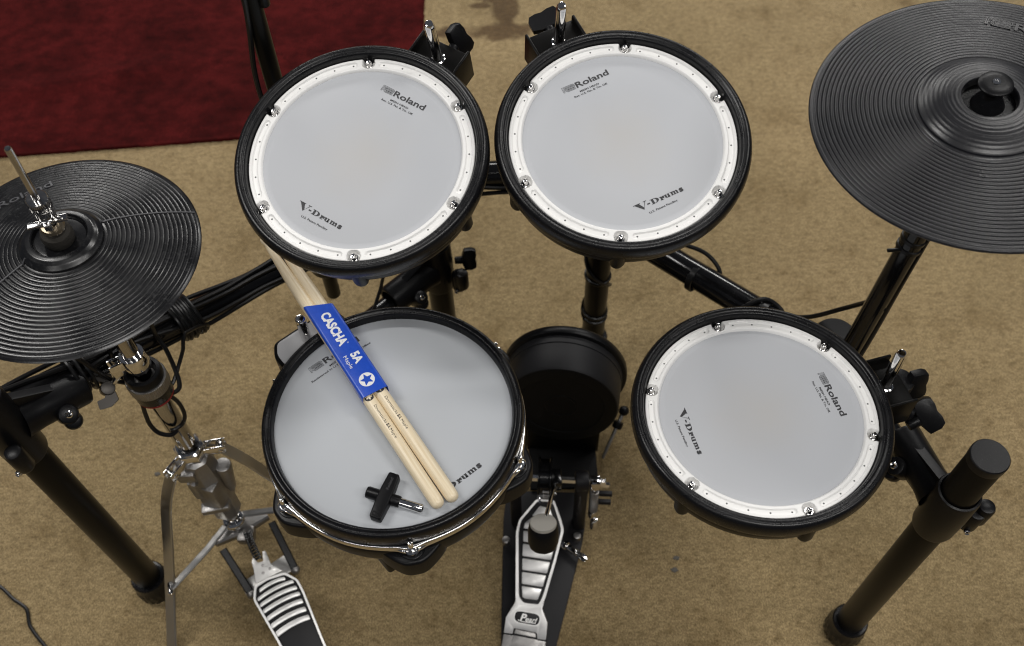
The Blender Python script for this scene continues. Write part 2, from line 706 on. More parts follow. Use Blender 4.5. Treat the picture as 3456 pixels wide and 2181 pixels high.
def emblem(x, y, wd, h, z, lw=None):
    """the maker's emblem: three nested lines running like a square R that ends in a 2"""
    lw = lw or h * 0.062
    g = []
    lx = x + h * 0.78
    cx = x + wd - h * 0.30
    for k in range(3):
        d = k * h * 0.155
        r = max(h * 0.31 - d, h * 0.02)
        pts = [(x + d, y + (0 if k < 2 else h * .25)), (x + d, y + h - d)]
        pts += [(cx + r * sin(a), y + h * 0.69 + r * cos(a)) for a in [pi * i / 8 for i in range(9)]]
        r2 = h * (0.035 + 0.155 * k)
        pts += [(lx - r2 * sin(a), y + h * 0.345 + r2 * cos(a)) for a in [pi * i / 8 for i in range(9)]]
        pts += [(x + wd - h * .02, y + h * 0.345 - r2)]
        g.append(stroke(pts, lw, z))
    return join(*g)


def half_ring(cx, cy, rx, ry, ix, iy, a0, a1, z, k=12):
    V, F = [], []
    for i in range(k + 1):
        a = a0 + (a1 - a0) * i / k
        V += [(cx + rx * cos(a), cy + ry * sin(a), z), (cx + ix * cos(a), cy + iy * sin(a), z)]
    for i in range(k):
        F.append((2 * i, 2 * i + 1, 2 * i + 3, 2 * i + 2))
    return V, F


def rc(x0, y0, x1, y1, z):
    return poly2([(x0, y0), (x1, y0), (x1, y1), (x0, y1)], z)


def vdrums(x, y, wd, z):
    """the fat-serif wordmark with its large initial; wd is the whole width, y the baseline"""
    u = wd / 12.6
    g = []
    # V: thick left stroke, thin right stroke, slab serifs
    g += [poly2([(x, y + 1.55 * u), (x + 1.25 * u, y + 1.55 * u), (x + 2.0 * u, y + 0.1 * u), (x + 1.75 * u, y - 0.35 * u)], z)]
    g += [poly2([(x + 1.75 * u, y - 0.35 * u), (x + 2.0 * u, y + 0.1 * u), (x + 2.75 * u, y + 1.55 * u), (x + 2.95 * u, y + 1.55 * u)], z)]
    g += [rc(x - .25 * u, y + 1.5 * u, x + 1.55 * u, y + 1.66 * u, z), rc(x + 2.35 * u, y + 1.5 * u, x + 3.25 * u, y + 1.66 * u, z)]
    g += [rc(x + 3.0 * u, y + .42 * u, x + 3.75 * u, y + .75 * u, z)]
    # D
    c = x + 4.0 * u
    g += [rc(c, y, c + 1.1 * u, y + .12 * u, z), rc(c, y + 1.2 * u, c + 1.1 * u, y + 1.32 * u, z), rc(c + .28 * u, y, c + .86 * u, y + 1.32 * u, z)]
    g += [half_ring(c + 1.0 * u, y + .66 * u, 1.15 * u, .66 * u, .52 * u, .55 * u, -pi / 2, pi / 2, z)]
    # r
    c = x + 6.35 * u
    g += [rc(c, y, c + .95 * u, y + .1 * u, z), rc(c + .2 * u, y, c + .68 * u, y + .95 * u, z), rc(c, y + .85 * u, c + .68 * u, y + .95 * u, z)]
    g += [half_ring(c + .98 * u, y + .62 * u, .3 * u, .33 * u, .02 * u, .02 * u, 0, 2 * pi, z, 10), stroke([(c + .66 * u, y + .6 * u), (c + .95 * u, y + .9 * u)], .12 * u, z)]
    # u
    c = x + 7.7 * u
    g += [rc(c - .1 * u, y + .85 * u, c + .55 * u, y + .95 * u, z), rc(c + .08 * u, y + .3 * u, c + .55 * u, y + .95 * u, z)]
    g += [half_ring(c + .68 * u, y + .34 * u, .6 * u, .34 * u, .13 * u, .2 * u, pi, 2 * pi, z)]
    g += [rc(c + .82 * u, y, c + 1.28 * u, y + .95 * u, z), rc(c + .65 * u, y + .85 * u, c + 1.28 * u, y + .95 * u, z), rc(c + .82 * u, y, c + 1.45 * u, y + .1 * u, z)]
    # m
    c = x + 9.35 * u
    g += [rc(c - .08 * u, y + .85 * u, c + .55 * u, y + .95 * u, z)]
    for k in range(3):
        q = c + .1 * u + k * .68 * u
        g += [rc(q, y, q + .42 * u, y + (.95 if k == 0 else .68) * u, z), rc(q - .1 * u, y, q + .52 * u, y + .1 * u, z)]
        if k:
            g += [half_ring(q + .06 * u, y + .62 * u, .36 * u, .34 * u, .02 * u, .2 * u, 0, pi * .95, z, 8)]
    # s
    c = x + 11.6 * u
    g += [text('s', 1.05 * u, 1.32 * u, 0.05, 0, c, y, z)]
    return join(*g)


def cable(name, label, pts, r=0.0028, sub=8, n=8, group=None):
    o = obj(name, wire(pts, r, n, sub), M['cable'])
    return tag(o, label, 'cable', group)

# ================================================================== the setting
def floor_sheet():
    bm = bmesh.new()
    vs = [bm.verts.new(p) for p in ((-6, -5, 0), (6, -5, 0), (6, 7, 0), (-6, 7, 0))]
    bm.faces.new(vs)
    return _bm_out(bm)


fl = obj('carpet_floor', floor_sheet(), M['carpet'])
fl['kind'] = 'structure'
fl['label'] = 'worn tan carpet floor with brown stains under the whole drum kit'


def rug_mesh():
    """red rug: long edge runs left-right, right edge runs away from the viewer; the pile lies a little uneven"""
    x0, x1, y0, y1 = -2.6, -0.1725, 1.48, 3.4
    nx, ny = 220, 170
    V, F = [], []
    for j in range(ny + 1):
        for i in range(nx + 1):
            u, v = i / nx, j / ny
            x = x0 + (x1 - x0) * u
            yb = y0 + 0.050 * (x - (-0.48))
            y = yb + (y1 - yb) * v ** 1.6
            xx = x + 0.008 * (y - 1.5) * 0.1
            h = 0.0075 + 0.0018 * noise.noise(Vector((x * 9, y * 9, 0))) + 0.0014 * noise.noise(Vector((x * 45, y * 45, 3)))
            # a low wrinkle across the rug
            yw = 1.66 + 0.10 * (x + 1.0) + 0.02 * sin(x * 7)
            h += 0.010 * math.exp(-((y - yw) / 0.035) ** 2) * max(0, min(1, (-0.55 - x) / 0.25))
            edge = min(v * (y1 - y0) / 0.01, (x1 - x) / 0.008, 1)
            if edge < 1:
                h = 0.001 + (h - 0.001) * sqrt(max(edge, 0))
            if j == 0:
                y += 0.0022 * noise.noise(Vector((x * 60, 0, 7)))
            if i == nx:
                xx += 0.0022 * noise.noise(Vector((0, y * 60, 9)))
            V.append((xx, y, h))
    for j in range(ny):
        for i in range(nx):
            a = j * (nx + 1) + i
            F.append((a, a + 1, a + nx + 2, a + nx + 1))
    # skirt down to the floor along the near and right edges
    s = len(V)
    near = [i for i in range(nx + 1)] + [(j + 1) * (nx + 1) + nx for j in range(ny)]
    V += [(V[i][0], V[i][1], 0.0002) for i in near]
    for k in range(len(near) - 1):
        F.append((near[k], s + k, s + k + 1, near[k + 1]))
    return V, F


tag(obj('red_rug', rug_mesh(), M['rug'], sharp=80), 'dark red rug with a low wrinkle lying on the tan carpet', 'rug')

# ================================================================== the drum rack
RL = Vector((0.4692, 0.4225, 0))          # right front leg
LL = Vector((-0.5600, 0.5290, 0))         # left front leg
PL = Vector((-0.1104, 0.9163, 0))         # rear posts
PR = Vector((0.1380, 0.9280, 0))
rack = thing('drum_rack', 'black tubular rack of legs, crossbars and clamps carrying the drum pads', 'drum rack', (0.0, 0.75, 0))


def tube_part(name, p0, p1, r, material, parent=rack, n=40):
    return obj(name, cyl(p0, p1, r, r, n, 0.0012), material, parent, world=True)


def rubber_foot(p, r=0.0195):
    R = r + 0.0085
    def prof(t):
        q = R - 0.0012 * (1 if int(t / (2 * pi) * 36) % 2 else 0)
        return [(r - .001, 0.052), (r + .0035, 0.0525), (r + .0055, 0.050), (r + .006, 0.036), (R - .001, 0.030), (q, 0.026), (q, 0.006), (q - .003, 0.0005), (0.001, 0.0005)]
    o = obj('rubber_foot', mv(polar(prof, 144), p.x, p.y, 0), M['rubber'], rack, world=True)
    return o


def screw(c, d, r=0.0034, parent=None, name='bolt', material=None):
    d = Vector(d).normalized()
    return obj(name, xf(lathe([(0.0012, .0012), (0.0015, .0022), (r * .75, .003), (r, .002), (r, -.004), (0, -.004)], 16), align(c, d)), material or M['chrome'], parent, world=True)


def clamp(post, z, tdir, sleeve_len=0.075, tube_r=0.019, z_h=0.10, side=1, sleeve_side=1):
    """cast plastic T clamp: a collar round the post and a sleeve round the tube, each closed by a screw boss"""
    post = Vector((post.x, post.y, z))
    d = Vector(tdir).normalized()
    up = Vector((0, 0, 1))
    sd = d.cross(up).normalized() * side
    cr = 0.0238
    g = [xf(lathe([(cr - .0045, z_h / 2 - .001), (cr - .003, z_h / 2 + .001), (cr - .001, z_h / 2), (cr, z_h / 2 - .004), (cr + .0008, 0), (cr, -z_h / 2 + .004), (cr - .001, -z_h / 2), (cr - .003, -z_h / 2 - .001), (cr - .0045, -z_h / 2 + .001)], 48), Matrix.Translation(post))]
    sr = tube_r + .0050
    p0 = post + d * (cr - .008)
    g += [xf(lathe([(sr + .003, 0), (sr + .001, .012), (sr, .022), (sr, sleeve_len - .004), (sr - .001, sleeve_len - .001), (sr - .003, sleeve_len), (sr - .006, sleeve_len - .001)], 48), align(p0, d))]
    # gusset between sleeve and collar
    gus = [(0, sr * .4), (sleeve_len * .9, sr * .25), (0.02, sr + .004)]
    fr = frame(p0, d, up, d.cross(up))
    g += [xf(prism([(0, sr * .8), (sleeve_len * .75, sr * .85), (0.004, z_h * .36)], -.006, .006, .002), fr)]
    body = obj('clamp', join(*g), M['plastic'], rack, world=True)
    # screw bosses: on the sleeve, and on the far side of the collar
    sb = sd * sleeve_side
    b0 = p0 + d * (sleeve_len * .55) + sb * (sr * .55) - up * .004
    bd = (up * .75 + sb * .65).normalized()
    for c, ax, rr in ((b0 + sb * .012, bd, .0125), ):
        obj('screw_boss', join(cyl(c - ax * .020, c + ax * .012, rr, rr * .9, 24, .004), cyl(c + sb * .013 - ax * .024, c + sb * .013 - ax * .004, rr * .85, rr * .8, 24, .005)), M['plastic'], body, world=True)
        screw(c + ax * .0125, ax, .0042, body)
    b1 = post - d * (cr + .006) * .4 + sd * (cr + .010)
    ax = (-d * .5 + up * .15 + sd * .4).normalized()
    ax = Vector((ax.x, ax.y, .25)).normalized()
    obj('screw_boss', join(cyl(b1 - up * .042, b1 - up * .004, .0105, .0105, 24, .004), cyl(b1 + sd * .008 - up * .032, b1 + sd * .008 + up * .006, .010, .010, 24, .005)), M['plastic'], body, world=True)
    screw(b1 - up * .040 - d.cross(up) * 0 + Vector((-.004, -.0105, .004)), (-.25, -.9, .3), .0038, body)
    return body


# front legs
for base, top in ((RL, 0.583), (LL, 0.60)):
    tube_part('leg', base + Vector((0, 0, .004)), base + Vector((0, 0, top - .004)), 0.0190, M['matte_tube'])
    rubber_foot(base)
    obj('end_cap', mv(lathe([(.0196, -.010), (.0199, -.002), (.0196, .0012), (.0186, .0022), (0, .0024)], 48), base.x, base.y, top - .004), M['plastic'], rack, world=True)
# rear posts
for base, top in ((PL, 0.56), (PR, 0.56)):
    tube_part('rear_post', base + Vector((0, 0, .004)), base + Vector((0, 0, top)), 0.0190, M['matte_tube'])
    rubber_foot(base)
# crossbars
J = Vector((0.4080, 0.6700, 0.392))
tube_part('crossbar', (-0.128, 0.936, 0.455), (0.15, 0.944, 0.452), 0.0190, M['tube'])
tube_part('right_rear_tube', (0.1300, 0.9220, 0.376), J + Vector((.012, -.011, -.010)), 0.0190, M['tube'])
R2 = Vector((0.4692, 0.4225, 0.447))
tube_part('right_front_tube', R2 + (J - R2).normalized() * .02, J, 0.0155, M['tube'])
LT0, LT1 = Vector((-0.5560, 0.5568, 0.530)), Vector((-0.2568, 0.8631, 0.400))
tube_part('left_tube', LT0, LT1, 0.0172, M['tube'])
SA0, SA1 = Vector((-0.1104, 0.9163, 0.272)), Vector((-0.2500, 0.7850, 0.270))
tube_part('snare_tube', SA0, SA1, 0.0180, M['tube'])
tube_part('left_link_tube', (-0.2568, 0.8550, 0.400), (-0.1104, 0.9163, 0.420), 0.0150, M['tube'])
tube_part('snare_post', (-0.2363, 0.6274, 0.27), (-0.2363, 0.6274, 0.503), 0.0095, M['tube'])
tube_part('snare_link', (-0.2500, 0.7850, 0.285), (-0.2363, 0.6274, 0.285), 0.0120, M['tube'])
clamp(RL, 0.452, Vector((0.4500, 0.5000, 0.444)) - R2, 0.083, 0.0155, 0.088, 1, -1)
clamp(LL, 0.530, LT1 - LT0, 0.078, 0.0172, 0.12, 1)
clamp(PL, 0.285, SA1 - SA0, 0.080, 0.0180, 0.10, -1)
clamp(PR, 0.376, J - Vector((PR.x, PR.y, .376)), 0.070, 0.0190, 0.09, 1)
obj('elbow_clamp', xf(lathe([(0, -.035), (.026, -.034), (.028, -.030), (.028, .030), (.026, .034), (0, .035)], 32), Matrix.Translation(J)), M['plastic'], rack, world=True)
obj('pole_clamp', join(xf(lathe([(0, -.03), (.020, -.029), (.0215, -.026), (.0215, .026), (.020, .029), (0, .03)], 32), Matrix.Translation((-.2587, .8523, .400)))), M['plastic'], rack, world=True)


def wing(wd=0.036, ht=0.019, th=0.0095):
    """plastic wing-nut grip: narrow waist, two flared wings, short neck; neck runs along -z"""
    h = wd / 2
    p = [(-h * .98, -.001), (-h, ht * .55), (-h * .82, ht * .86), (-h * .40, ht * .90), (0, ht * .82), (h * .40, ht * .90), (h * .82, ht * .86), (h, ht * .55), (h * .98, -.001), (h * .40, -.0045), (-h * .40, -.0045)]
    g = prism(p, -th / 2, th / 2, .0022, 2)
    V = [(x, z, y) for x, y, z in g[0]]
    return join((V, g[1]), cyl((0, 0, -.016), (0, 0, -.004), .0055, .0062, 20, .001))


def wing_at(c, d, roll, parent, name='wing_bolt', s=1.0, world=True):
    g = xf(wing(), align(c, d) @ Matrix.Rotation(roll, 4, 'Z') @ Matrix.Scale(s, 4))
    return obj(name, g, M['plastic'], parent, world=world)


wing_at((-0.067, 0.917, 0.292), (1, .12, -.05), radians(70), rack)
# hook-and-loop ties and cable wraps on the tubes
for (p, d, rr, wd) in (((0.2560, 0.8060, 0.376), J - Vector((PR.x, PR.y, .376)), .0215, .010), ((0.3330, 0.7340, 0.381), J - Vector((PR.x, PR.y, .376)), .0218, .012)):
    obj('cable_tie', xf(lathe([(rr - .002, -wd / 2), (rr, -wd / 2 + .001), (rr, wd / 2 - .001), (rr - .002, wd / 2)], 32), align(p, d)), M['cable'], rack, world=True)
for z in (0.335, 0.225, 0.128, 0.115):
    obj('cable_tie', xf(lathe([(.0192, -.004), (.0212, -.003), (.0218, 0), (.0212, .003), (.0192, .004)], 32), align((PR.x, PR.y, z), (.08, -.05, 1))), M['cable'], rack, world=True)

# cymbal arms
ca = thing('cymbal_arm', 'black cymbal arm rising from the right rack tube under the large cymbal', 'cymbal arm', (0.3959, 0.6160, 0.380))
A0, A1 = Vector((0.3890, 0.6111, 0.30)), Vector((0.4325, 0.6416, 0.805))
obj('pole', cyl(A0, A1, .0120, .0120, 32), M['tube'], ca, world=True)
for t, rr in ((.70, .0136), (.78, .0138), (.725, .0134)):
    obj('cable_tie', xf(lathe([(rr - .002, -.003), (rr, -.002), (rr, .002), (rr - .002, .003)], 24), align(A0.lerp(A1, t), A1 - A0 + Vector((.05, 0, .0)))), M['cable'], ca, world=True)
obj('tie_tail', box(*(A0.lerp(A1, .70) + Vector((-.017, -.006, .002))), .016, .004, .003, .001), M['cable'], ca, world=True)
obj('tilter', join(cyl(A1 - Vector((0, 0, .01)), A1 + Vector((.0005, 0, .022)), .010, .009, 24), cyl(A1 + Vector((-.016, 0, .004)), A1 + Vector((.016, 0, .004)), .009, .009, 24)), M['cast'], ca, world=True)
cl = thing('cymbal_arm', 'black upright pole rising past the left tom in front of the red rug', 'cymbal arm', (-0.2587, 0.8523, 0.305))
obj('pole', cyl((-0.2590, 0.8523, 0.305), (-0.2530, 0.8500, 1.05), .0102, .0102, 32, .003), M['matte_tube'], cl, world=True)
obj('joint_knob', cyl((-0.2420, 0.850, 0.820), (-0.2420, 0.850, 0.850), .006, .006, 16, .002), M['plastic'], cl, world=True)

# ================================================================== tom pads
LUGS = [radians(60 * k) for k in range(6)]


def smooth01(x):
    x = max(0.0, min(1.0, x))
    return x * x * (3 - 2 * x)


def ring_height(r, t):
    z = 0.0
    # shallow channel between the bolts
    k = round((t - radians(30)) / radians(60))
    dt = t - (radians(30) + k * radians(60))
    s = abs(dt) * .1113 - .1113 * radians(22.2)
    d = hypot(max(s, 0), r - .1113)
    z -= .0021 * smooth01((.0029 - d) / .0011 + .5)
    # bolt pocket, open towards the outer edge
    k = round(t / radians(60))
    a = (t - k * radians(60)) * r
    d = hypot(a, r - .1125) if r < .1125 else abs(a) * (1.12 if r > .1145 else 1.0)
    z -= .0068 * smooth01((.0066 - d) / .0010 + .5)
    return z


def ring_prof():
    rs = [.1056 + .00042 * i for i in range(28)]
    def fn(t):
        p = [(.1030, -.0062), (.1032, -.0034), (.1040, -.0016), (.1050, -.0004)]
        p += [(r, ring_height(r, t)) for r in rs]
        e = ring_height(.1172, t)
        p += [(.1173, e - .0003), (.1177, e - .0010), (.1178, -.013)]
        return p
    return fn


HOOP = [(.1181, -.014), (.1183, -.004), (.1188, .0010), (.1196, .0040), (.1206, .0062), (.1222, .0068), (.1232, .0064), (.1240, .0068), (.1254, .0079), (.1276, .0080), (.1296, .0068), (.1312, .0044), (.1322, .0012), (.1325, -.002), (.1322, -.007), (.1310, -.012), (.1290, -.0160), (.1262, -.0180), (.123, -.0185)]
SHELL = [(.1262, -.0150), (.1262, -.024), (.1240, -.034), (.1180, -.042), (.106, -.048), (.05, -.052), (0, -.052)]


def build_tom():
    t = thing('tom_pad', 'x', 'drum pad', Matrix.Identity(4), 'small mesh drum pads with white rings')
    obj('shell', lathe(SHELL, 96), M['plastic'], t)
    obj('rubber_hoop', lathe(HOOP, 160), M['rubber'], t, sharp=50)
    ring = obj('tension_ring', polar(ring_prof(), 720), M['white'], t, sharp=60)
    holes = []
    for k in range(6):
        for q in (-21.5, -10.8, 0, 10.8, 21.5):
            a = radians(30 + 60 * k + q)
            holes.append(mv(lathe([(.00095, 0), (.0008, .00012), (0, .00012)], 10), .1113 * cos(a), .1113 * sin(a), -.00205))
    h = obj('drain_holes', join(*holes), M['hole'], ring)
    h['kind'] = 'stuff'
    obj('mesh_head', lathe([(.1036, -.0030), (.1015, -.0033), (.0985, -.0036), (.0970, -.0034), (.0955, -.0030), (.06, -.0029), (0, -.0029)], 128), M['head'], t, sharp=80)
    z = -.0027
    obj('maker_print', join(emblem(-.0275, .0768, .0142, .0068, z), text('Roland', .0385, .0066, .022, 0, -.0122, .0770, z)), M['ink'], t)
    obj('notice_print', join(text('MESH HEAD', .0225, .0020, .022, 0, -.0116, .0706, z), text('Reg. U.S. Pat. & Tm. Off.', .0392, .0021, .018, 0, -.0202, .0668, z)), M['ink'], t)
    obj('model_print', join(vdrums(-.0268, -.0788, .0535, z), text('U.S. Patent Pending', .0322, .0021, .018, 0, -.0168, -.0866, z)), M['ink'], t)
    for a in LUGS:
        c, s = cos(a), sin(a)
        b = obj('tension_bolt', mv(join(lathe([(0, -.0062), (.0046, -.0062), (.0046, -.0046), (.0040, -.0040), (.0032, -.0040), (.0031, .0002), (.0026, .0010), (0, .0012)], 20), box(0, 0, .0016, .0034, .0034, .0024, .0006)), .1128 * c, .1128 * s, 0), M['chrome'], t)
        obj('lug_foot', mv(lathe([(.0085, -.016), (.0085, -.038), (.0070, -.043), (.0035, -.0455), (0, -.046)], 20), .1205 * c, .1205 * s, 0), M['plastic'], t)
    # mounting bracket: a folded steel channel with raised side flanges
    br = obj('mount_bracket', join(box(0, .1400, -.030, .0560, .0460, .036, .0012), box(-.0286, .1400, -.0265, .0032, .0470, .043, .0010), box(.0286, .1400, -.0265, .0032, .0470, .043, .0010)), M['matte_tube'], t)
    obj('grommet', mv(lathe([(.0078, -.0121), (.0078, -.0112), (.0068, -.0106), (.0060, -.0112), (.0060, -.0121)], 24), .001, .1435, 0), M['chrome'], br)
    rd = obj('mount_rod', xf(lathe([(0, 0), (.0052, 0), (.0058, .0012), (.0058, .104), (.0053, .1075), (.0040, .1098), (.0028, .1102), (0, .1100)], 28), align((.001, .1435, -.060), (0, -.012, 1))), M['chrome'], t)
    wb = obj('wing_bolt', xf(wing(), align((.004, .1745, -.022), (.05, 1, .05)) @ Matrix.Rotation(radians(60), 4, 'Z')), M['plastic'], t)
    return t


def mat_from(loc, rows):
    return frame(loc, [r[0] for r in rows], [r[1] for r in rows], [r[2] for r in rows])


TOMS = [
    ((-0.1478, 0.7132, 0.7363), [[0.8366, 0.5442, -0.0627], [-0.5426, 0.8074, -0.2318], [-0.0755, 0.2279, 0.9707]], 60,
     'drum pad with white ring and grey head, partly in front of the red rug'),
    ((0.1214, 0.7206, 0.7388), [[0.9094, -0.4155, 0.0171], [0.4087, 0.8853, -0.2217], [0.077, 0.2086, 0.975]], 168,
     'drum pad with white ring and grey head, upper middle, nearest the large cymbal'),
    ((0.2503, 0.4796, 0.5856), [[0.239, 0.971, 0.0039], [-0.9704, 0.2387, 0.0378], [0.0358, -0.0128, 0.9993]], 75,
     'drum pad with white ring and grey head beside the capped front leg')]
tom = build_tom()
for i, (loc, rows, roll, lab) in enumerate(TOMS):
    m_ = mat_from(loc, rows)
    if i == 0:
        t_ = tom
        t_.matrix_world = m_
        proto = t_
    else:
        t_ = copy_tree(proto, None, m_)
        for ch in t_.children:
            if ch.name.startswith('wing_bolt'):
                # turn this pad's grip about its own axis
                ax = align((.004, .1745, -.022), (.05, 1, .05))
                ch.matrix_local = ax @ Matrix.Rotation(radians(roll - 60), 4, 'Z') @ ax.inverted()
    WM[t_.name] = m_
    t_['label'] = lab

# tom arms of the rack: rods below each bracket down to the tubes, part of the rack
for (loc, rows, roll, lab), tgt in zip(TOMS, ((-0.1104, 0.9163, 0.52), (0.138, 0.928, 0.52), (0.3990, 0.5900, 0.42))):
    m_ = mat_from(loc, rows)
    p = m_ @ Vector((.001, .1440, -.045))
    q = Vector((p.x, p.y, tgt[2]))
    q = p + (m_ @ Vector((.001, .1440, -.12)) - p)
    obj('tom_arm', wire([p, p.lerp(q, .6), q, q.lerp(Vector(tgt), .35), Vector(tgt)], .0058, 14, 6), M['steel'], rack, world=True)
wing_at((0.4405, 0.4985, 0.522), (.80, .30, .35), radians(35), rack, s=1.1)
obj('tom_arm_holder', join(cyl((0.408, 0.520, 0.47), (0.408, 0.520, 0.57), .0150, .0150, 28, .003), cyl((0.408, 0.515, 0.530), (0.430, 0.502, 0.523), .0105, .0085, 20, .002)), M['plastic'], rack, world=True)

# ================================================================== snare pad
SN = Vector((-0.1310, 0.5118, 0.5456))
snare = thing('snare_pad', 'larger round drum pad with black hoop and chrome band under the drumsticks', 'drum pad', Matrix.Translation(SN) @ Matrix.Rotation(radians(38.5), 4, 'Z'))


def lugness(t, wd):
    k = round(t / radians(60))
    return smooth01(1 - abs(t - k * radians(60)) / radians(wd))


obj('drum_head', lathe([(.1290, -.002), (.1275, 0), (.06, .0002), (0, .0002)], 128), M['snare_head'], snare, sharp=80)
obj('rubber_hoop', lathe([(.1272, -.001), (.1278, .0030), (.1288, .0068), (.1302, .0088), (.1314, .0091), (.1322, .0087), (.1332, .0093), (.1350, .0105), (.1370, .0102), (.1388, .0082), (.1398, .0050), (.1400, .0010), (.1398, -.0080), (.1392, -.0140), (.1375, -.016)], 160), M['rubber'], snare, sharp=50)


def flange(t):
    e = lugness(t, 7.0)
    f = lugness(t, 15.0)
    o = .1416 + .0022 * f + .0046 * e
    b = .0010 * f + .0030 * e
    return [(.1385, -.0122), (.1396, -.0113), (.1408 + b, -.0112), (.1417 + b, -.0120), (.1419 + b, -.0132), (.1413 + b, -.0146), (.1408 + b, -.0158), (.1411 + b, -.0170), (o - .0006, -.0182 + .002 * e), (o, -.0194 + .001 * e), (o - .0004, -.0214), (o - .0016, -.0226), (.1395, -.0215)]


obj('chrome_hoop', polar(flange, 360), M['chrome'], snare, sharp=60)
obj('shell', lathe([(.1360, -.018), (.1405, -.0215), (.1418, -.0255), (.1400, -.045), (.1372, -.056), (.1330, -.060), (.11, -.064), (0, -.064)], 128), M['plastic'], snare)
for a in LUGS:
    c, s = cos(a), sin(a)
    R = Matrix.Rotation(a, 4, 'Z')
    p = round_poly([(.120, -.040), (.136, -.033), (.1485, -.0195), (.1555, -.009), (.1555, .009), (.1485, .0195), (.136, .033), (.120, .040)], .010, 4)
    lg = obj('lug_casing', xf(prism(p, -.058, -.0280, .004, 3), R), M['plastic'], snare)
    obj('lug_cap', xf(prism(round_poly([(.132, -.013), (.146, -.0125), (.1525, 0), (.146, .0125), (.132, .013)], .007, 4), -.0282, -.0262, .001, 2), R), M['rubber'], lg)
    b = join(lathe([(.0072, -.0205), (.0072, -.0165), (.0062, -.0155), (.0046, -.0155), (.0044, -.0120), (.0030, -.0115), (.0030, -.0040), (.0024, -.0030), (0, -.0030)], 24), box(0, 0, -.0030, .0042, .0042, .0044, .0008))
    obj('tension_bolt', mv(b, .1430 * c, .1430 * s, 0), M['chrome'], snare)
z = .0004
obj('maker_print', join(emblem(-.0352, .1038, .0165, .0075, z), text('Roland', .0468, .0072, .022, 0, -.0168, .1040, z)), M['ink'], snare)
obj('notice_print', join(text('MESH HEAD', .026, .0023, .02, 0, -.0150, .0975, z), text('Registered in U.S. Patent & TM Office', .0790, .0023, .018, 0, -.0418, .0930, z)), M['ink'], snare)
obj('model_print', vdrums(-.0275, -.1066, .0630, z), M['ink'], snare)
bp = round_poly([(-.0530, .112), (-.0530, .1600), (-.0430, .1770), (.0300, .1770), (.0400, .160), (.0400, .112)], .006, 4)
br = obj('mount_bracket', prism(bp, -.050, -.0160, .003, 3), M['plastic'], snare)
ip = round_poly([(-.0488, .112), (-.0488, .1592), (-.0405, .1730), (.0275, .1730), (.0358, .159), (.0358, .112)], .005, 4)
obj('bracket_plate', prism(ip, -.0165, -.0148, .0008, 2), M['plate'], br)
obj('mount_rod', xf(lathe([(0, 0), (.0058, 0), (.0062, .0012), (.0062, .0690), (.0058, .0712), (.0045, .0728), (.0028, .0732), (0, .0730)], 28), align((-.0105, .1560, -.046), (0, 0, 1))), M['chrome'], snare)
obj('underside_box', mv(prism(round_poly([(-.02, -.018), (.02, -.018), (.02, .018), (-.02, .018)], .005), -.092, -.060, .003), -.075, -.085, 0), M['plastic'], snare)

# ================================================================== drumsticks, card sleeve, drum key
def stick(p0, p1, name, label):
    """butt at p0, tip towards p1; full stick 0.405 m"""
    d = (p1 - p0).normalized()
    L = .405
    r = .0073
    prof = [(0, 0), (.0022, .0003), (.0045, .0014), (.0062, .0034), (.0070, .0060), (r, .010), (r, .300), (.0068, .330), (.0055, .360), (.0040, .385), (.0033, .392), (.0040, .3945), (.0048, .398), (.0045, .402), (.0025, .4046), (0, L)]
    A = align(p0, d)
    o = thing(name, label, 'drumstick', A, 'pair of maple drumsticks in a blue card sleeve')
    obj('shaft', lathe(prof, 32), M['wood'], o, sharp=60)
    # printed line wrapped on the shaft, facing up
    Ai = A.inverted().to_3x3()
    up = Ai @ Vector((0, 0, 1))
    th0 = atan2(up.y, up.x)

    def wrap(g, along, turn, flip):
        V = []
        for x, y, z in g[0]:
            th = th0 + turn + flip * y / r
            V.append(((r + .00012) * cos(th), (r + .00012) * sin(th), along - x))
        return V, g[1]
    return o, wrap


U = lambda x, y, z: SN + Vector((x, y, z))
B0 = U(.0520, -.1092, .0081)
B1 = U(.0668, -.1027, .0081)
D0 = U(-.1423, .2062, .0235)
D1 = U(-.1262, .2030, .0235)
sa, wa = stick(B0, D0, 'drumstick', 'left maple drumstick of the pair lying on the snare pad')
sb, wb_ = stick(B1, D1, 'drumstick', 'right maple drumstick of the pair lying on the snare pad')
for o, wr, a0 in ((sa, wa, .1335), (sb, wb_, .1385)):
    obj('stick_print', join(wr(text('Drumsticks', .0250, .0030, 0, 0, 0, -.0012), a0, .05, 1), wr(text('5A', .0058, .0031, .045, 0, .0262, -.0012), a0, .05, 1), wr(text('Maple', .0125, .0030, 0, 0, .0332, -.0012), a0, .05, 1)), M['ink'], o)
    bd = []
    for k in range(24):
        a, b = 2 * pi * k / 24, 2 * pi * (k + 1) / 24
        def rs(q):
            f = (q / (2 * pi / 5)) % 1
            return .0046 * .40 / max(.40, 1e-6) * (1.0 if False else (0.40 + 0.60 * abs(1 - 2 * f)))
        bd.append(([(.0054 * cos(a), .0054 * sin(a), 0), (.0054 * cos(b), .0054 * sin(b), 0), (.92 * rs(b) * cos(b), .92 * rs(b) * sin(b), 0), (.92 * rs(a) * cos(a), .92 * rs(a) * sin(a), 0)], [(0, 1, 2, 3)]))
    obj('star_badge', wr(mv(join(*bd), 0, 0, 0), a0 + .0122, .0, 1), M['ink'], o)

SL = frame((-0.2345, 0.6453, 0.5746), (0.5178, -0.8545, -0.0420), (0.8552, 0.5182, 0.0), (0.0218, -0.0359, 0.9991))
sleeve = thing('card_sleeve', 'blue printed card sleeve wrapped round the two drumsticks', 'card sleeve', SL)


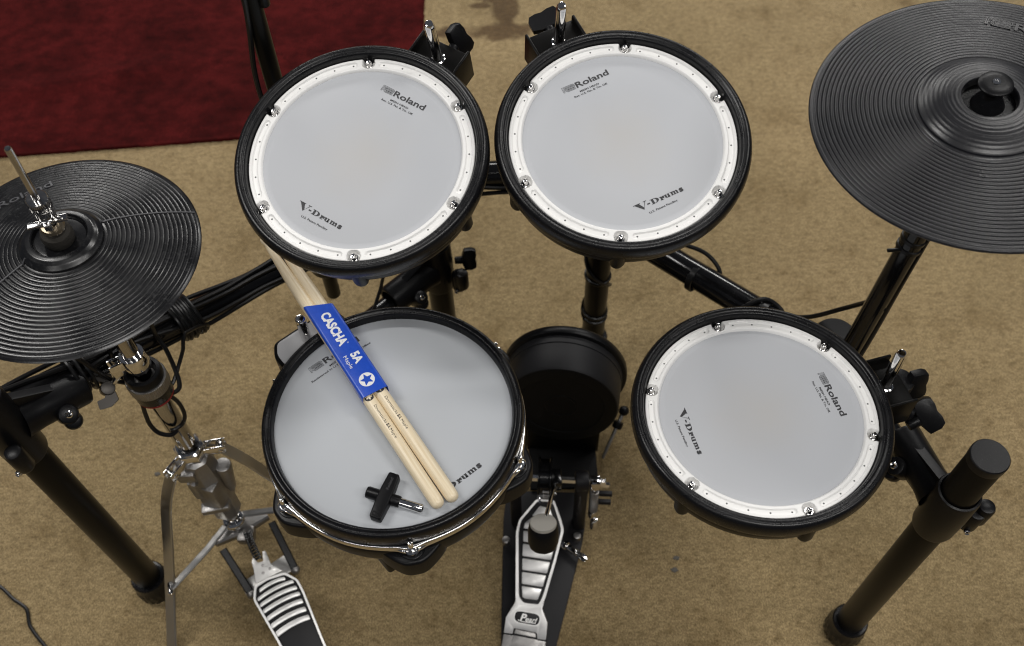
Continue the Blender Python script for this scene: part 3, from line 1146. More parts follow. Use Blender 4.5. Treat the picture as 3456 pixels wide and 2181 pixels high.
def sleeve_box():
    """folded card tube: flat top with soft folds, open at both ends"""
    sec = []
    w0, w1, top, bot, rr = -.0012, .0292, .0006, -.0163, .0030
    for cx, cy, a0 in ((w1 - rr, top - rr, 0), (w0 + rr, top - rr, 90), (w0 + rr, bot + rr, 180), (w1 - rr, bot + rr, 270)):
        for k in range(5):
            a = radians(a0 + k * 22.5)
            sec.append((cx + rr * cos(a), cy + rr * sin(a)))
    V, F = [], []
    n = len(sec)
    rows = 18
    for i in range(rows + 1):
        t = i / rows
        for y, zz in sec:
            f = (y - w0) / (w1 - w0)
            x0 = .0045 + .0141 * f
            x1 = .1424 + .0012 * f
            x = x0 + (x1 - x0) * t
            V.append((x, y, zz + (.0005 * sin(x * 60) if zz > -.004 else 0)))
    th = .0004
    inner = [(x, y + (th if y < .014 else -th), zz + (th if zz < -.008 else -th)) for x, y, zz in V]
    m = len(V)
    V = V + inner
    for i in range(rows):
        for k in range(n):
            j = (k + 1) % n
            a, b, c, d = i * n + k, i * n + j, (i + 1) * n + j, (i + 1) * n + k
            F += [(a, b, c, d), (m + d, m + c, m + b, m + a)]
    for k in range(n):
        j = (k + 1) % n
        F += [(k, m + k, m + j, j), (rows * n + j, m + rows * n + j, m + rows * n + k, rows * n + k)]
    return V, F


obj('card', sleeve_box(), M['blue'], sleeve, sharp=60)


def on_card(g):
    return [(x, y, .0006 + .0005 * sin(x * 60) + .00018) for x, y, z in g[0]], g[1]


def dense_star(cx, cy, r, ri, rot):
    """disc with a five-pointed star left open"""
    V, F = [], []
    k = 60
    for i in range(k):
        a = 2 * pi * i / k
        f = ((a - rot) / (2 * pi / 5)) % 1
        f = abs(f - .5) * 2          # 1 at a star tip, 0 between tips
        ta = (1 - f) * pi / 5
        tip, val = r * .97, r * .42
        p, q = Vector((tip, 0)), Vector((val * cos(pi / 5), val * sin(pi / 5)))
        # distance along direction ta from the centre to the segment tip-valley
        dx, dy = cos(ta), sin(ta)
        e = q - p
        den = dx * e.y - dy * e.x
        rad = (p.x * e.y - p.y * e.x) / den
        V += [(cx + r * 1.03 * cos(a), cy + r * 1.03 * sin(a), 0), (cx + rad * cos(a), cy + rad * sin(a), 0)]
    for i in range(k):
        j = (i + 1) % k
        F.append((2 * i, 2 * j, 2 * j + 1, 2 * i + 1))
    return V, F


obj('maker_print', on_card(join(text('CASCHA', .0475, .0098, .045, 0, .0255, .0096), text('O', .0016, .0018, 0, 0, .0720, .0182))), M['whiteink'], sleeve)
obj('size_print', on_card(join(text('5A', .0150, .0090, .045, 0, .0872, .0140), text('Maple', .0178, .0042, 0, 0, .0865, .0056))), M['whiteink'], sleeve)
obj('star_badge', on_card(dense_star(.1252, .0141, .0083, .0, radians(90 + 20))), M['whiteink'], sleeve)

# drum key
kd = Vector((-.0183, -.0475, 0)).normalized()         # handle direction, in the snare plane
sd_ = Vector((.0575, -.0215, 0)).normalized()         # shaft direction
key = thing('drum_key', 'black T-handled drum key with chrome socket lying on the snare pad', 'drum key', Matrix.Translation(U(-.0040, -.0955, .0004)))
hx = kd.cross(Vector((0, 0, 1))).normalized()
KF = frame((0, 0, 0), hx, kd, hx.cross(kd))
hp = round_poly([(-.0058, -.0255), (.0058, -.0255), (.0072, -.006), (.0072, .006), (.0060, .0258), (-.0060, .0258), (-.0072, .006), (-.0072, -.006)], .0022, 3)
flipz = 1 if (hx.cross(kd)).z > 0 else -1
obj('handle', xf(prism(hp, .0030 * flipz, .0132 * flipz, .0014, 3), KF), M['plastic'], key)
obj('hanging_hole', xf(ring_flat(round_poly([(-.0042, .0195), (.0042, .0195), (.0042, .0240), (-.0042, .0240)], .0008, 2), round_poly([(-.0032, .0205), (.0032, .0205), (.0032, .0230), (-.0032, .0230)], .0006, 2), .0128 * flipz, .0138 * flipz), KF), M['plastic'], key)
obj('shaft', join(cyl(-sd_ * .0205 + Vector((0, 0, .0064)), sd_ * .0165 + Vector((0, 0, .0064)), .0062, .0060, 28, .0016)), M['plastic'], key)
obj('socket', join(xf(lathe([(.0047, 0), (.0047, .0235), (.0043, .0242), (.0030, .0242), (.0028, .016), (0, .016)], 28), align(sd_ * .0160 + Vector((0, 0, .0062)), sd_))), M['chrome'], key)
_t = text('Roland', .0135, .0030, .01, 0, -.0068, -.0015)
obj('maker_emboss', xf(([(y, -x - .0125 * 0 - .0130, (.0133) * flipz) for x, y, z in _t[0]], _t[1]), KF), M['ink'], key)

# ================================================================== cymbals
def cymbal_profile(R, hole, bell_r, bell_h, bow, groove, amp, edge=.0022, lip=.004):
    """(r, z) from the hole outwards; rim plane is z = 0; the bell ends in a cup with a rounded lip"""
    def base(r):
        if r < bell_r:
            q = (r - hole) / (bell_r - hole)
            return bow + bell_h * (1 - q ** 2.1)
        return bow * (1 - ((r - bell_r) / (R - bell_r)) ** 1.12)
    P = [(hole - .0012, base(hole) - lip), (hole - .0008, base(hole) - .0012), (hole, base(hole))]
    n0 = max(3, int((bell_r - hole - .003) / (groove * .95)))
    gb = (bell_r - hole - .003) / n0
    for i in range(n0):
        for f, d in ((0.05, 0), (.35, -.35), (.6, -.1), (.8, .25)):
            rr = hole + .0015 + (i + f) * gb
            P.append((rr, base(rr) + amp * .55 * d))
    P += [(bell_r - .0015, base(bell_r) + .0002), (bell_r, base(bell_r) - .0003)]
    n = int((R - .0045 - bell_r) / groove)
    g = (R - .0045 - bell_r) / n
    for i in range(n):
        for f, d in ((0, -1.0), (.08, -.45), (.20, .04), (.34, .24), (.50, .30), (.66, .24), (.80, .04), (.92, -.45)):
            rr = bell_r + .0008 + (i + f) * g
            P.append((rr, base(rr) + amp * d))
    P += [(R - .0026, base(R - .0026) + .0001), (R - .0010, -.0002), (R, -edge * .5), (R - .0008, -edge), (R - .012, -edge - .001), (bell_r, bow - .006), (hole + .002, bow - .004)]
    return P, base


def on_profile(prof, r):
    for (r0, z0), (r1, z1) in zip(prof, prof[1:]):
        if r0 <= r <= r1:
            return z0 + (z1 - z0) * (r - r0) / max(1e-9, r1 - r0)
    return 0


# hi-hat
HH = Vector((-0.4338, 0.6150, 0.7180))
hh_n = Vector((.047, .013, .999))
hz = hh_n.normalized()
hxv = Vector((1, 0, -.047)).normalized()
hyv = hz.cross(hxv)
HF = frame(HH, hxv, hyv, hz)
hihat = thing('hi_hat_cymbal', 'grooved black rubber hi-hat cymbal on the chrome stand at left', 'cymbal', HF)
HP, HB = cymbal_profile(.1280, .0270, .0415, .0095, .0190, .0041, .00066, lip=.006)
obj('cymbal_disc', lathe(HP, 256), M['cymbal'], hihat, sharp=25)
obj('bell_cup', lathe([(0, .0230), (.0200, .0232), (.0240, .0240), (.0252, .0234), (.0270, .0226)], 64), M['cymbal'], hihat)
for (x0, y0, r0), (x1, y1, r1) in (((.0326, .0233, .040), (.1157, .0513, .1262)), ((-.0261, -.0240, .0370), (-.0900, -.0890, .1262))):
    a0, a1 = atan2(y0, x0), atan2(y1, x1)
    pts = []
    for i in range(60):
        f = i / 59
        r = r0 + (r1 - r0) * f
        a = a0 + (a1 - a0) * f
        zz = HB(r) + .0002
        pts.append((r * cos(a), r * sin(a), zz + .0001))
    obj('zone_seam', sweep(pts, rect(.0013, .0016, .0003), up=(0, 0, 1)), M['emboss'], hihat)


def emboss_on(base, g, th=.0012):
    """raised lettering that follows the bow of the cymbal"""
    s = solid(g, th)
    n = len(g[0])
    V = []
    for i, (x, y, z) in enumerate(s[0]):
        b = base(hypot(x, y))
        V.append((x, y, b - .0006 if i < n else b + th - .0004))
    return V, s[1]


def place2(g, x, y, ang):
    c, s = cos(ang), sin(ang)
    return [(x + a * c - b * s, y + a * s + b * c, z) for a, b, z in g[0]], g[1]


def densify(g, n=1):
    bm = bmesh.new()
    vs = [bm.verts.new(v) for v in g[0]]
    for f in g[1]:
        try:
            bm.faces.new([vs[i] for i in f])
        except ValueError:
            pass
    bmesh.ops.subdivide_edges(bm, edges=list(bm.edges), cuts=n, use_grid_fill=True)
    return _bm_out(bm)


obj('maker_emboss', emboss_on(HB, place2(text('Roland', .0560, .0100, .004), -.0765, .0500, atan2(.0804 - .0518, -.0295 + .074)), .0018), M['emboss'], hihat)

# crash
CC = Vector((0.4332, 0.6419, 0.8320))
cz = Vector((-.09, -.042, .995)).normalized()
cxv = Vector((1, 0, .09)).normalized()
CF = frame(CC, cxv, cz.cross(cxv), cz)
crash = thing('crash_cymbal', 'large charcoal rubber cymbal with wide bell at upper right', 'cymbal', CF)
CP, CB = cymbal_profile(.1525, .0245, .0610, .0125, .0110, .0037, .00088, .003, lip=.008)
obj('cymbal_disc', lathe(CP, 288), M['cymbal2'], crash, sharp=25)
obj('maker_emboss', emboss_on(CB, place2(join(emblem(0, 0, .0235, .0110, 0, .0011), text('Roland', .064, .0105, .01, 0, .0265, 0)), .0300, .1075, radians(-30)), .0016), M['cymbal2'], crash)
obj('rubber_stop', lathe([(.0238, .004), (.0238, .0135), (.0150, .0135), (.0130, .018), (.0105, .022), (.0085, .030), (0, .030)], 40), M['rubber'], crash)
nut = obj('top_nut', lathe([(.0080, .026), (.0085, .0360), (.0138, .0370), (.0148, .0381), (.0146, .0395), (.0132, .0405), (.0080, .0412), (0, .0414)], 40), M['plastic'], crash)
obj('nut_screw', lathe([(.0036, .0411), (.0036, .0422), (.0030, .0430), (.0016, .0430), (.0012, .0425), (0, .0425)], 20), M['chrome'], nut)

# ================================================================== hi-hat stand
HS = Vector((-0.4364, 0.6065, 0))
hs = thing('hi_hat_stand', 'chrome hi-hat stand with flat legs and silver ribbed foot pedal', 'hi-hat stand', HS)
top = HH + hz * .02
AX = lambda h: HS.lerp(Vector((HH.x, HH.y, 0)), min(1, h / .718)) + Vector((0, 0, h))
rod_top = Vector((-0.4150, 0.5953, 0.885))
rod_d = (rod_top - (HH + Vector((0, 0, .02)))).normalized()
RD = lambda q: HH + Vector((0, 0, .02)) + rod_d * q
Lr = (rod_top - RD(0)).length
obj('pull_rod', xf(lathe([(0, 0), (.0031, 0), (.0031, Lr - .001), (.0025, Lr), (0, Lr)], 20), align(RD(0), rod_d)), M['tube_chrome'], hs, world=True)
RA = align(RD(0), rod_d)
def knurl(r, z0, z1, n=40, inner=0.0):
    return polar(lambda t: [(inner, z0), (r - .0008, z0), (r - (.0005 if int(t / (2 * pi) * n * 2) % 2 else 0), z0 + .001), (r - (.0005 if int(t / (2 * pi) * n * 2) % 2 else 0), z1 - .001), (r - .0010, z1), (inner, z1)], n * 4)
clutch = obj('clutch', xf(join(knurl(.0102, .0600, .0740, 36, .0032), lathe([(.0032, .0600), (.0095, .0600), (.0095, .0520), (.0085, .0510), (.0085, .0400), (.0070, .0390), (.0070, .0250), (.0105, .0240), (.0105, .0200), (.0032, .0200)], 32)), RA), M['tube_chrome'], hs, world=True)
wingp = [(-.0215, -.0034), (-.0060, -.0052), (.0060, -.0052), (.0215, -.0020), (.0215, .0034), (.0060, .0052), (-.0060, .0052), (-.0215, .0034)]
obj('clutch_wing', xf(join(mv(prism(round_poly([(.0050, -.0036), (.0210, -.0042), (.0210, .0042), (.0050, .0036)], .001, 2), .0455, .0490, .001), 0, 0, 0), mv(prism(round_poly([(-.0210, -.0042), (-.0050, -.0036), (-.0050, .0036), (-.0210, .0042)], .001, 2), .0425, .0460, .001), 0, 0, 0), cyl((-.006, 0, .0455), (.006, 0, .0465), .0052, .0052, 20), mv(box(0, 0, .0455, .008, .013, .009, .001), 0, -.003, 0)), RA @ Matrix.Rotation(radians(108), 4, 'Z') @ Matrix.Translation((0, -.008, .007)) @ Matrix.Scale(.86, 4)), M['tube_chrome'], clutch, world=True)
obj('clutch_ring', xf(lathe([(.0060, .0300), (.0100, .0295), (.0115, .0270), (.0100, .0245), (.0060, .0240)], 28), RA), M['rust'], clutch, world=True)
obj('clutch_felt', xf(lathe([(.0032, .0215), (.0105, .0210), (.0140, .0185), (.0152, .0130), (.0150, .0060), (.0135, .0030), (.0032, .0020)], 40), RA), M['darkfelt'], hs, world=True)
# tubes, memory clamp and collar
obj('upper_tube', cyl(AX(.42), AX(.690), .0102, .0102, 32), M['tube_chrome'], hs, world=True)
obj('lower_tube', cyl(AX(.265), AX(.455), .0128, .0128, 32), M['tube_chrome'], hs, world=True)
obj('sensor_body', xf(lathe([(.0125, .487), (.0170, .500), (.0212, .4985), (.0222, .4955), (.0222, .4865), (.0205, .4850)], 40), Matrix.Translation((AX(.48).x, AX(.48).y, 0))), M['plastic'], hs, world=True)
obj('knurled_ring', mv(knurl(.0245, .4680, .4860, 60, .010), AX(.48).x, AX(.48).y, 0), M['cast'], hs, world=True)
obj('rubber_sleeve', mv(lathe([(.0130, .4690), (.0228, .4690), (.0228, .4520), (.0215, .4500), (.0130, .4500)], 40), AX(.46).x, AX(.46).y, 0), M['rubber'], hs, world=True)
obj('red_ring', mv(lathe([(.0130, .4502), (.0218, .4502), (.0224, .4485), (.0214, .4465), (.0130, .4465)], 40), AX(.46).x, AX(.46).y, 0), M['red'], hs, world=True)
a_ = AX(.522)
mc = obj('memory_clamp', join(mv(polar(lambda t: [(.0105, -.014), (.0140, -.014), (.0150, -.012), (.0150, .012), (.0140, .014), (.0105, .014)], 48), *a_),
    xf(box(-.021, -.004, 0, .016, .0035, .022, .0012), Matrix.Translation(a_) @ Matrix.Rotation(radians(28), 4, 'Z')),
    xf(box(-.021, .006, 0, .016, .0035, .022, .0012), Matrix.Translation(a_) @ Matrix.Rotation(radians(28), 4, 'Z'))), M['chrome'], hs, world=True)
wc = Vector((-0.4665, 0.5955, 0.497))
WF = align(wc, (-.75, -.55, -.35))
obj('clamp_screw', cyl(wc, a_ + Vector((-.012, -.004, -.004)), .0035, .0035, 16), M['chrome'], mc, world=True)
def metal_wing(s=1.0):
    g = []
    for sg in (-1, 1):
        p = round_poly([(sg * .004, -.006), (sg * .012, -.0065), (sg * .0165, .0010), (sg * .0165, .0110), (sg * .0085, .0110), (sg * .0075, .0040), (sg * .0040, .0020)], .0008, 2)
        g.append(xf(prism(p, -.0028, .0028, .0008), Matrix.Rotation(radians(sg * 16), 4, 'X')))
    g.append(cyl((0, 0, -.0065), (0, 0, .0065), .0062, .0062, 20))
    return join(*g)
obj('wing_nut', xf(xf(metal_wing(), Matrix.Scale(1.3, 4)), frame(wc + Vector((-.006, -.003, -.003)), Vector((.28, -.80, -.53)).normalized(), Vector((-.83, -.45, .30)).normalized(), Vector((.28, -.80, -.53)).normalized().cross(Vector((-.83, -.45, .30)).normalized()))), M['dark_cast'], mc, world=True)
# tripod collar with clevises
c0 = AX(.300)
collar = obj('leg_collar', join(xf(lathe([(.0130, .009), (.0200, .009), (.0212, .0075), (.0212, -.0085), (.0200, -.010), (.0130, -.010)], 6), Matrix.Translation(c0) @ Matrix.Rotation(radians(10), 4, 'Z')), mv(lathe([(.0130, .013), (.0160, .0135), (.0172, .012), (.0172, .009), (.0130, .009)], 40), *c0)), M['chrome'], hs, world=True)
LEGL = [(-0.4474, 0.5890, 0.310), (-0.4603, 0.5866, 0.285), (-0.4877, 0.5715, 0.215), (-0.5023, 0.5364, 0.140), (-0.5139, 0.4990, 0.075), (-0.5203, 0.4330, 0.010)]
LEGR = [(-0.4184, 0.6154, 0.310), (-0.4038, 0.6198, 0.290), (-0.3764, 0.6178, 0.250), (-0.3493, 0.6141, 0.200), (-0.2970, 0.6092, 0.110), (-0.2582, 0.6108, 0.010)]
for pts, sdv in ((LEGL, (-.5, -.8, 0)), (LEGR, (1, .15, 0))):
    sdv = Vector(sdv).normalized()
    obj('leg', sweep(smooth_path(pts[1:], 8), rect(.0185, .0042, .0010), up=(sdv.x, sdv.y, .55)), M['steel'], hs, world=True)
    p = c0 + sdv * .021
    side = sdv.cross(Vector((0, 0, 1)))
    fr = frame(p, sdv, side, (0, 0, 1))
    obj('clevis', xf(join(box(.010, -.0062, -.004, .030, .0030, .016, .0012), box(.010, .0062, -.004, .030, .0030, .016, .0012), cyl((.018, -.009, -.005), (.018, .009, -.005), .0035, .0035, 16)), fr), M['chrome'], collar, world=True)
# gear casting under the collar
gc = AX(.2)
gear = obj('spring_casting', join(
    xf(lathe([(.0120, .285), (.0200, .280), (.0240, .262), (.0250, .235), (.0240, .2), (.0265, .185), (.0265, .165), (.0220, .150), (.0215, .112), (.0180, .102), (.010, .100)], 8), Matrix.Translation((gc.x, gc.y, 0)) @ Matrix.Rotation(radians(12), 4, 'Z')),
    xf(box(-.012, -.016, .262, .026, .020, .022, .004), Matrix.Translation((gc.x, gc.y, 0))),
    xf(box(.014, -.012, .200, .022, .026, .060, .005), Matrix.Translation((gc.x, gc.y, 0)) @ Matrix.Rotation(radians(-20), 4, 'Z')),
    xf(box(-.004, -.020, .160, .040, .018, .012, .003), Matrix.Translation((gc.x, gc.y, 0)) @ Matrix.Rotation(radians(10), 4, 'Z')),
    xf(box(-.014, -.014, .215, .012, .018, .050, .004), Matrix.Translation((gc.x, gc.y, 0))),
    cyl((gc.x + .020, gc.y + .004, .175), (gc.x + .030, gc.y + .002, .250), .010, .012, 16, .004)), M['cast'], hs, world=True, sharp=25)
obj('gear_bolt', cyl((gc.x - .006, gc.y - .028, .245), (gc.x - .006, gc.y - .020, .247), .005, .005, 6), M['cast'], gear, world=True)
obj('foot_tube', cyl(AX(.045), AX(.13), .0105, .0105, 28), M['chrome'], hs, world=True)
rg = AX(.068)
low = obj('brace_collar', join(mv(lathe([(.0108, -.006), (.0165, -.006), (.0180, -.002), (.0180, .004), (.0165, .007), (.0140, .009), (.0108, .007)], 36), *rg)), M['chrome'], hs, world=True)
for pts in (((-0.4472, 0.5940, 0.072), (-0.4672, 0.5600, 0.075), (-0.5093, 0.4960, 0.086)), ((-0.4240, 0.6140, 0.072), (-0.3671, 0.6133, 0.085), (-0.3003, 0.6200, 0.108))):
    b = obj('brace', sweep([Vector(p) for p in pts], rect(.0105, .0060, .0020), up=(0, 0, 1)), M['steel'], hs, world=True)
    e = Vector(pts[-1])
    obj('rivet', cyl(e + Vector((.002, -.009, 0)), e + Vector((-.002, .009, 0)), .0042, .0042, 16), M['chrome'], b, world=True)
# cast yoke and radius rods
Y0, Y1 = Vector((-0.4671, 0.5800, 0.050)), Vector((-0.3904, 0.6215, 0.050))
ym = (Y0 + Y1) / 2
obj('yoke', join(sweep([Y0, Y0.lerp(Y1, .2), ym, Y0.lerp(Y1, .8), Y1], rect(.020, .016, .003), up=(0, 0, 1), radii=[.8, 1, 1.25, 1, .8]), box(ym.x + .010, ym.y - .012, .050, .026, .026, .020, .005)), M['cast'], hs, world=True)
for a, b in (((-0.4523, 0.5671, 0.050), (-0.4133, 0.5117, 0.018)), ((-0.3824, 0.6084, 0.050), (-0.3487, 0.5468, 0.018))):
    obj('radius_rod', sweep([Vector(a), Vector(b)], rect(.0115, .0080, .0015), up=(0, 0, 1)), M['plastic'], hs, world=True)
    bb = Vector(b) + (Vector(b) - Vector(a)).normalized() * .004
    obj('pivot_nut', ball((bb.x, bb.y, .014), .0072, 18), M['cast'], hs, world=True)
obj('base_plate', xf(box(0, 0, .009, .085, .030, .006, .002), Matrix.Translation((-.388, .538, 0)) @ Matrix.Rotation(atan2(.036, .053), 4, 'Z')), M['worn'], hs, world=True)
CH = [Vector((-0.4127, 0.5850, 0.068)), Vector((-0.4028, 0.5640, 0.072)), Vector((-0.3901, 0.5409, 0.076))]
links = []
cp = smooth_path(CH, 5)
for i, p in enumerate(cp):
    d = (cp[min(i + 1, len(cp) - 1)] - cp[max(i - 1, 0)]).normalized()
    sdw = d.cross(Vector((0, 0, 1))).normalized()
    links += [xf(join(box(0, -.0045, 0, .0060, .0022, .0042, .0008), box(0, .0045, 0, .0060, .0022, .0042, .0008), cyl((0, -.006, 0), (0, .006, 0), .0020, .0020, 10)), frame(p, d, sdw, (0, 0, 1)))]
obj('chain', join(*links), M['tube'], hs, world=True)
# ribbed footboard
HPO = frame((-0.2905, 0.4077, 0.05), (0.8921, 0.4518, 0.0), (-0.4336, 0.8562, 0.281), (0.127, -0.2507, 0.9597))
outer = [(-0.0469, 0.1271), (-0.0274, 0.1293), (-0.0012, 0.1252), (0.0113, 0.1078), (0.0125, 0.0882), (0.0095, 0.0229), (0.0075, -0.0601), (-0.0443, -0.0601), (-0.0490, 0.0393), (-0.0562, 0.1103)]
outer = round_poly(outer, .004, 3)
inset = []
cx_ = sum(p[0] for p in outer) / len(outer)
cy_ = sum(p[1] for p in outer) / len(outer)
for i in range(len(outer)):
    a, b = Vector(outer[i - 1]), Vector(outer[(i + 1) % len(outer)])
    t = (b - a).normalized()
    nrm = Vector((-t.y, t.x))
    p = Vector(outer[i])
    if nrm.dot(Vector((cx_, cy_)) - p) < 0:
        nrm = -nrm
    inset.append(tuple(p + nrm * .0030))
fb = obj('footboard', xf(prism(outer, -.010, -.0030, .001), HPO), M['grip'], hs, world=True)
obj('board_rim', xf(ring_flat(outer, inset, -.0100, .0016), HPO), M['silver'], fb, world=True, sharp=20)
bars = [[(-0.0434, 0.1199), (-0.0443, 0.1149), (-0.0045, 0.1146), (-0.0036, 0.1196)], [(-0.0503, 0.1099), (-0.0512, 0.1047), (0.0049, 0.1053), (0.0050, 0.1105)], [(-0.0509, 0.1008), (-0.0512, 0.0953), (0.0056, 0.0950), (0.0057, 0.1008)], [(-0.0505, 0.0909), (-0.0505, 0.0850), (0.0060, 0.0850), (0.0061, 0.0911)], [(-0.0496, 0.0794), (-0.0496, 0.0730), (0.0050, 0.0732), (0.0055, 0.0804)], [(-0.0485, 0.0674), (-0.0481, 0.0605), (0.0046, 0.0606), (0.0050, 0.0679)], [(-0.0467, 0.0548), (-0.0462, 0.0468), (0.0044, 0.0478), (0.0048, 0.0555)]]
for b in bars:
    n = 10
    topc = [Vector(b[0]).lerp(Vector(b[3]), i / n) + Vector((0, .0030 * (1 - (2 * i / n - 1) ** 2))) for i in range(n + 1)]
    botc = [Vector(b[1]).lerp(Vector(b[2]), i / n) + Vector((0, .0030 * (1 - (2 * i / n - 1) ** 2))) for i in range(n + 1)]
    obj('tread_bar', xf(prism(round_poly([tuple(p) for p in topc] + [tuple(p) for p in reversed(botc)], .0012, 1), -.0032, .0014, .0006), HPO), M['silver'], fb, world=True)
obj('toe_plate', xf(prism(round_poly([(-.0381, .1600), (-.0330, .1664), (-.0300, .1560), (-.0225, .1540), (-.0180, .1680), (-.0135, .1676), (-.0140, .1450), (-.0023, .1290), (-.0449, .1300), (-.0390, .1500)], .002, 2), -.006, -.0020, .0008), HPO), M['worn'], fb, world=True)
for x, y in ((-.0255, .1490), (-.0290, .1390), (-.0180, .1400)):
    obj('rivet', xf(mv(lathe([(.0024, -.0024), (.0020, -.0010), (0, -.0006)], 14), x, y, 0), HPO), M['cast'], fb, world=True)

# ================================================================== kick pad
KN = Vector((-.15, -.97, .16)).normalized()
KX = Vector((0, 0, 1)).cross(KN).normalized()
KM = frame((0.0635, 0.6690, 0.2710), KX, KN.cross(KX), KN)
kick = thing('kick_pad', 'black round kick pad on a black stand behind the kick pedal', 'kick pad', Matrix.Translation((0.0745, 0.72, 0)))
KS = KM @ Matrix.Scale(1.045, 4)
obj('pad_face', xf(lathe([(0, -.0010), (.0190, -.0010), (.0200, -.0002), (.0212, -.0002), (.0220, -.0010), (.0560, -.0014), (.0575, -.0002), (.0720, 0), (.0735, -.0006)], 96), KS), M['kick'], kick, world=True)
obj('pad_shell', xf(lathe([(.0734, -.0010), (.0748, -.0012), (.0765, -.0050), (.0772, -.030), (.0778, -.0440), (.0770, -.0448), (.0785, -.0456), (.0790, -.0590)], 96), KS), M['kick_lit'], kick, world=True)
obj('pad_rim', xf(lathe([(.0790, -.0560), (.0838, -.0570), (.0848, -.0590), (.0848, -.0660), (.0835, -.0690), (.0780, -.0700), (0, -.0700)], 96), KM @ Matrix.Scale(1.045, 4)), M['plastic'], kick, world=True)
fr_ = [Vector(p) for p in ((0.0200, 0.7250, 0.225), (0.1270, 0.7150, 0.225), (0.1290, 0.7300, 0.004), (0.0170, 0.7380, 0.004))]
def slab(q, th, d):
    d = Vector(d).normalized() * th
    V = [tuple(p) for p in q] + [tuple(p + d) for p in q]
    bm = bmesh.new()
    vs = [bm.verts.new(v) for v in V]
    for f in ((0, 1, 2, 3), (7, 6, 5, 4), (0, 4, 5, 1), (1, 5, 6, 2), (2, 6, 7, 3), (3, 7, 4, 0)):
        bm.faces.new([vs[i] for i in f])
    bmesh.ops.recalc_face_normals(bm, faces=list(bm.faces))
    bmesh.ops.bevel(bm, geom=list(bm.edges), offset=.0012, segments=2, affect='EDGES', profile=.5)
    return _bm_out(bm)
obj('front_plate', slab(fr_, .004, (.08, 1, 0)), M['kick'], kick, world=True)
for a, b, s in ((fr_[0], fr_[3], -1), (fr_[1], fr_[2], 1)):
    obj('side_plate', slab([a, a + Vector((s * .004, .060, 0)), b + Vector((s * .016, .150, 0)), b], .004, (s, 0, 0)), M['matte_tube'], kick, world=True)
obj('pedal_hoop_plate', xf(box(.074, .700, .010, .110, .075, .008, .002), Matrix.Identity(4)), M['kick'], kick, world=True)
for s, x0 in ((1, .150), (-1, -.004)):
    p0, p1 = Vector((x0 + s * .026, .772, .062)), Vector((x0 - s * .010, .716, .006))
    sp = obj('spike_leg', cyl(p0, p1, .0035, .0028, 14), M['steel'], kick, world=True)
    obj('spike_nut', cyl(p0.lerp(p1, .22), p0.lerp(p1, .36), .0085, .0085, 16, .002), M['plastic'], sp, world=True)
    obj('spike_knob', ball(p0, .0085, 16), M['plastic'], sp, world=True)

# ================================================================== kick pedal
kp = thing('kick_pedal', 'black kick drum pedal with silver ribbed footboard and felt beater', 'pedal', (0.035, 0.53, 0))
bp_ = [(-0.0376, 0.3600), (-0.0259, 0.6155), (-0.0207, 0.6506), (-0.0045, 0.6643), (0.1059, 0.6560), (0.1027, 0.6015), (0.0944, 0.5660), (0.0290, 0.3600)]
obj('base_plate', prism(round_poly(bp_, .006, 3), .001, .0075, .0012), M['grip'], kp, world=True)
KF2 = frame((0.0004, 0.428, 0.03), (0.9793, -0.2025, 0.0), (0.1795, 0.8678, 0.4634), (-0.0939, -0.4538, 0.8862))
ko = [(-0.0085, 0.1935), (-0.0310, 0.1604), (-0.0327, 0.1419), (-0.0202, 0.0414), (-0.0301, 0.0189), (-0.0299, -0.0034), (-0.0173, -0.0029), (-0.0166, 0.0054), (0.0175, 0.0043), (0.0199, -0.0042), (0.0320, -0.0038), (0.0310, 0.0198), (0.0207, 0.0390), (0.0301, 0.1093), (0.0368, 0.1555), (0.0312, 0.1683), (0.0175, 0.1960)]
board = obj('footboard', xf(prism(round_poly(ko, .0016, 2), -.010, -.0036, .0008), KF2), M['grip'], kp, world=True)
# the bright rim: a strip following the outline of the upper part
ki = [(-0.0072, 0.1920), (-0.0278, 0.1594), (-0.0291, 0.1425), (-0.0157, 0.0511), (-0.0082, 0.0433), (0.0147, 0.0440), (0.0191, 0.0566), (0.0277, 0.1104), (0.0330, 0.1549), (0.0285, 0.1660), (0.0145, 0.1940)]
kq = [(-0.0095, 0.1945), (-0.0310, 0.1604), (-0.0327, 0.1419), (-0.0198, 0.0470), (-0.0120, 0.0390), (0.0180, 0.0395), (0.0230, 0.0540), (0.0312, 0.1095), (0.0368, 0.1555), (0.0315, 0.1685), (0.0170, 0.1965)]
obj('board_rim', xf(ring_flat(resample(round_poly(kq, .003, 3), 80), resample(round_poly(ki, .003, 3), 80), -.009, .0012), KF2), M['silver'], board, world=True, sharp=20)
heel_p = [(-0.0195, 0.0480), (-0.0202, 0.0414), (-0.0301, 0.0189), (-0.0299, -0.0034), (-0.0173, -0.0029), (-0.0166, 0.0054), (0.0175, 0.0043), (0.0199, -0.0042), (0.0320, -0.0038), (0.0310, 0.0198), (0.0207, 0.0390), (0.0222, 0.0490), (0.0175, 0.0438), (0.0147, 0.0420), (-0.0082, 0.0413), (-0.0130, 0.0440)]
obj('heel_plate', xf(prism(round_poly(heel_p, .0012, 2), -.009, .0010, .0007), KF2), M['silver'], board, world=True)
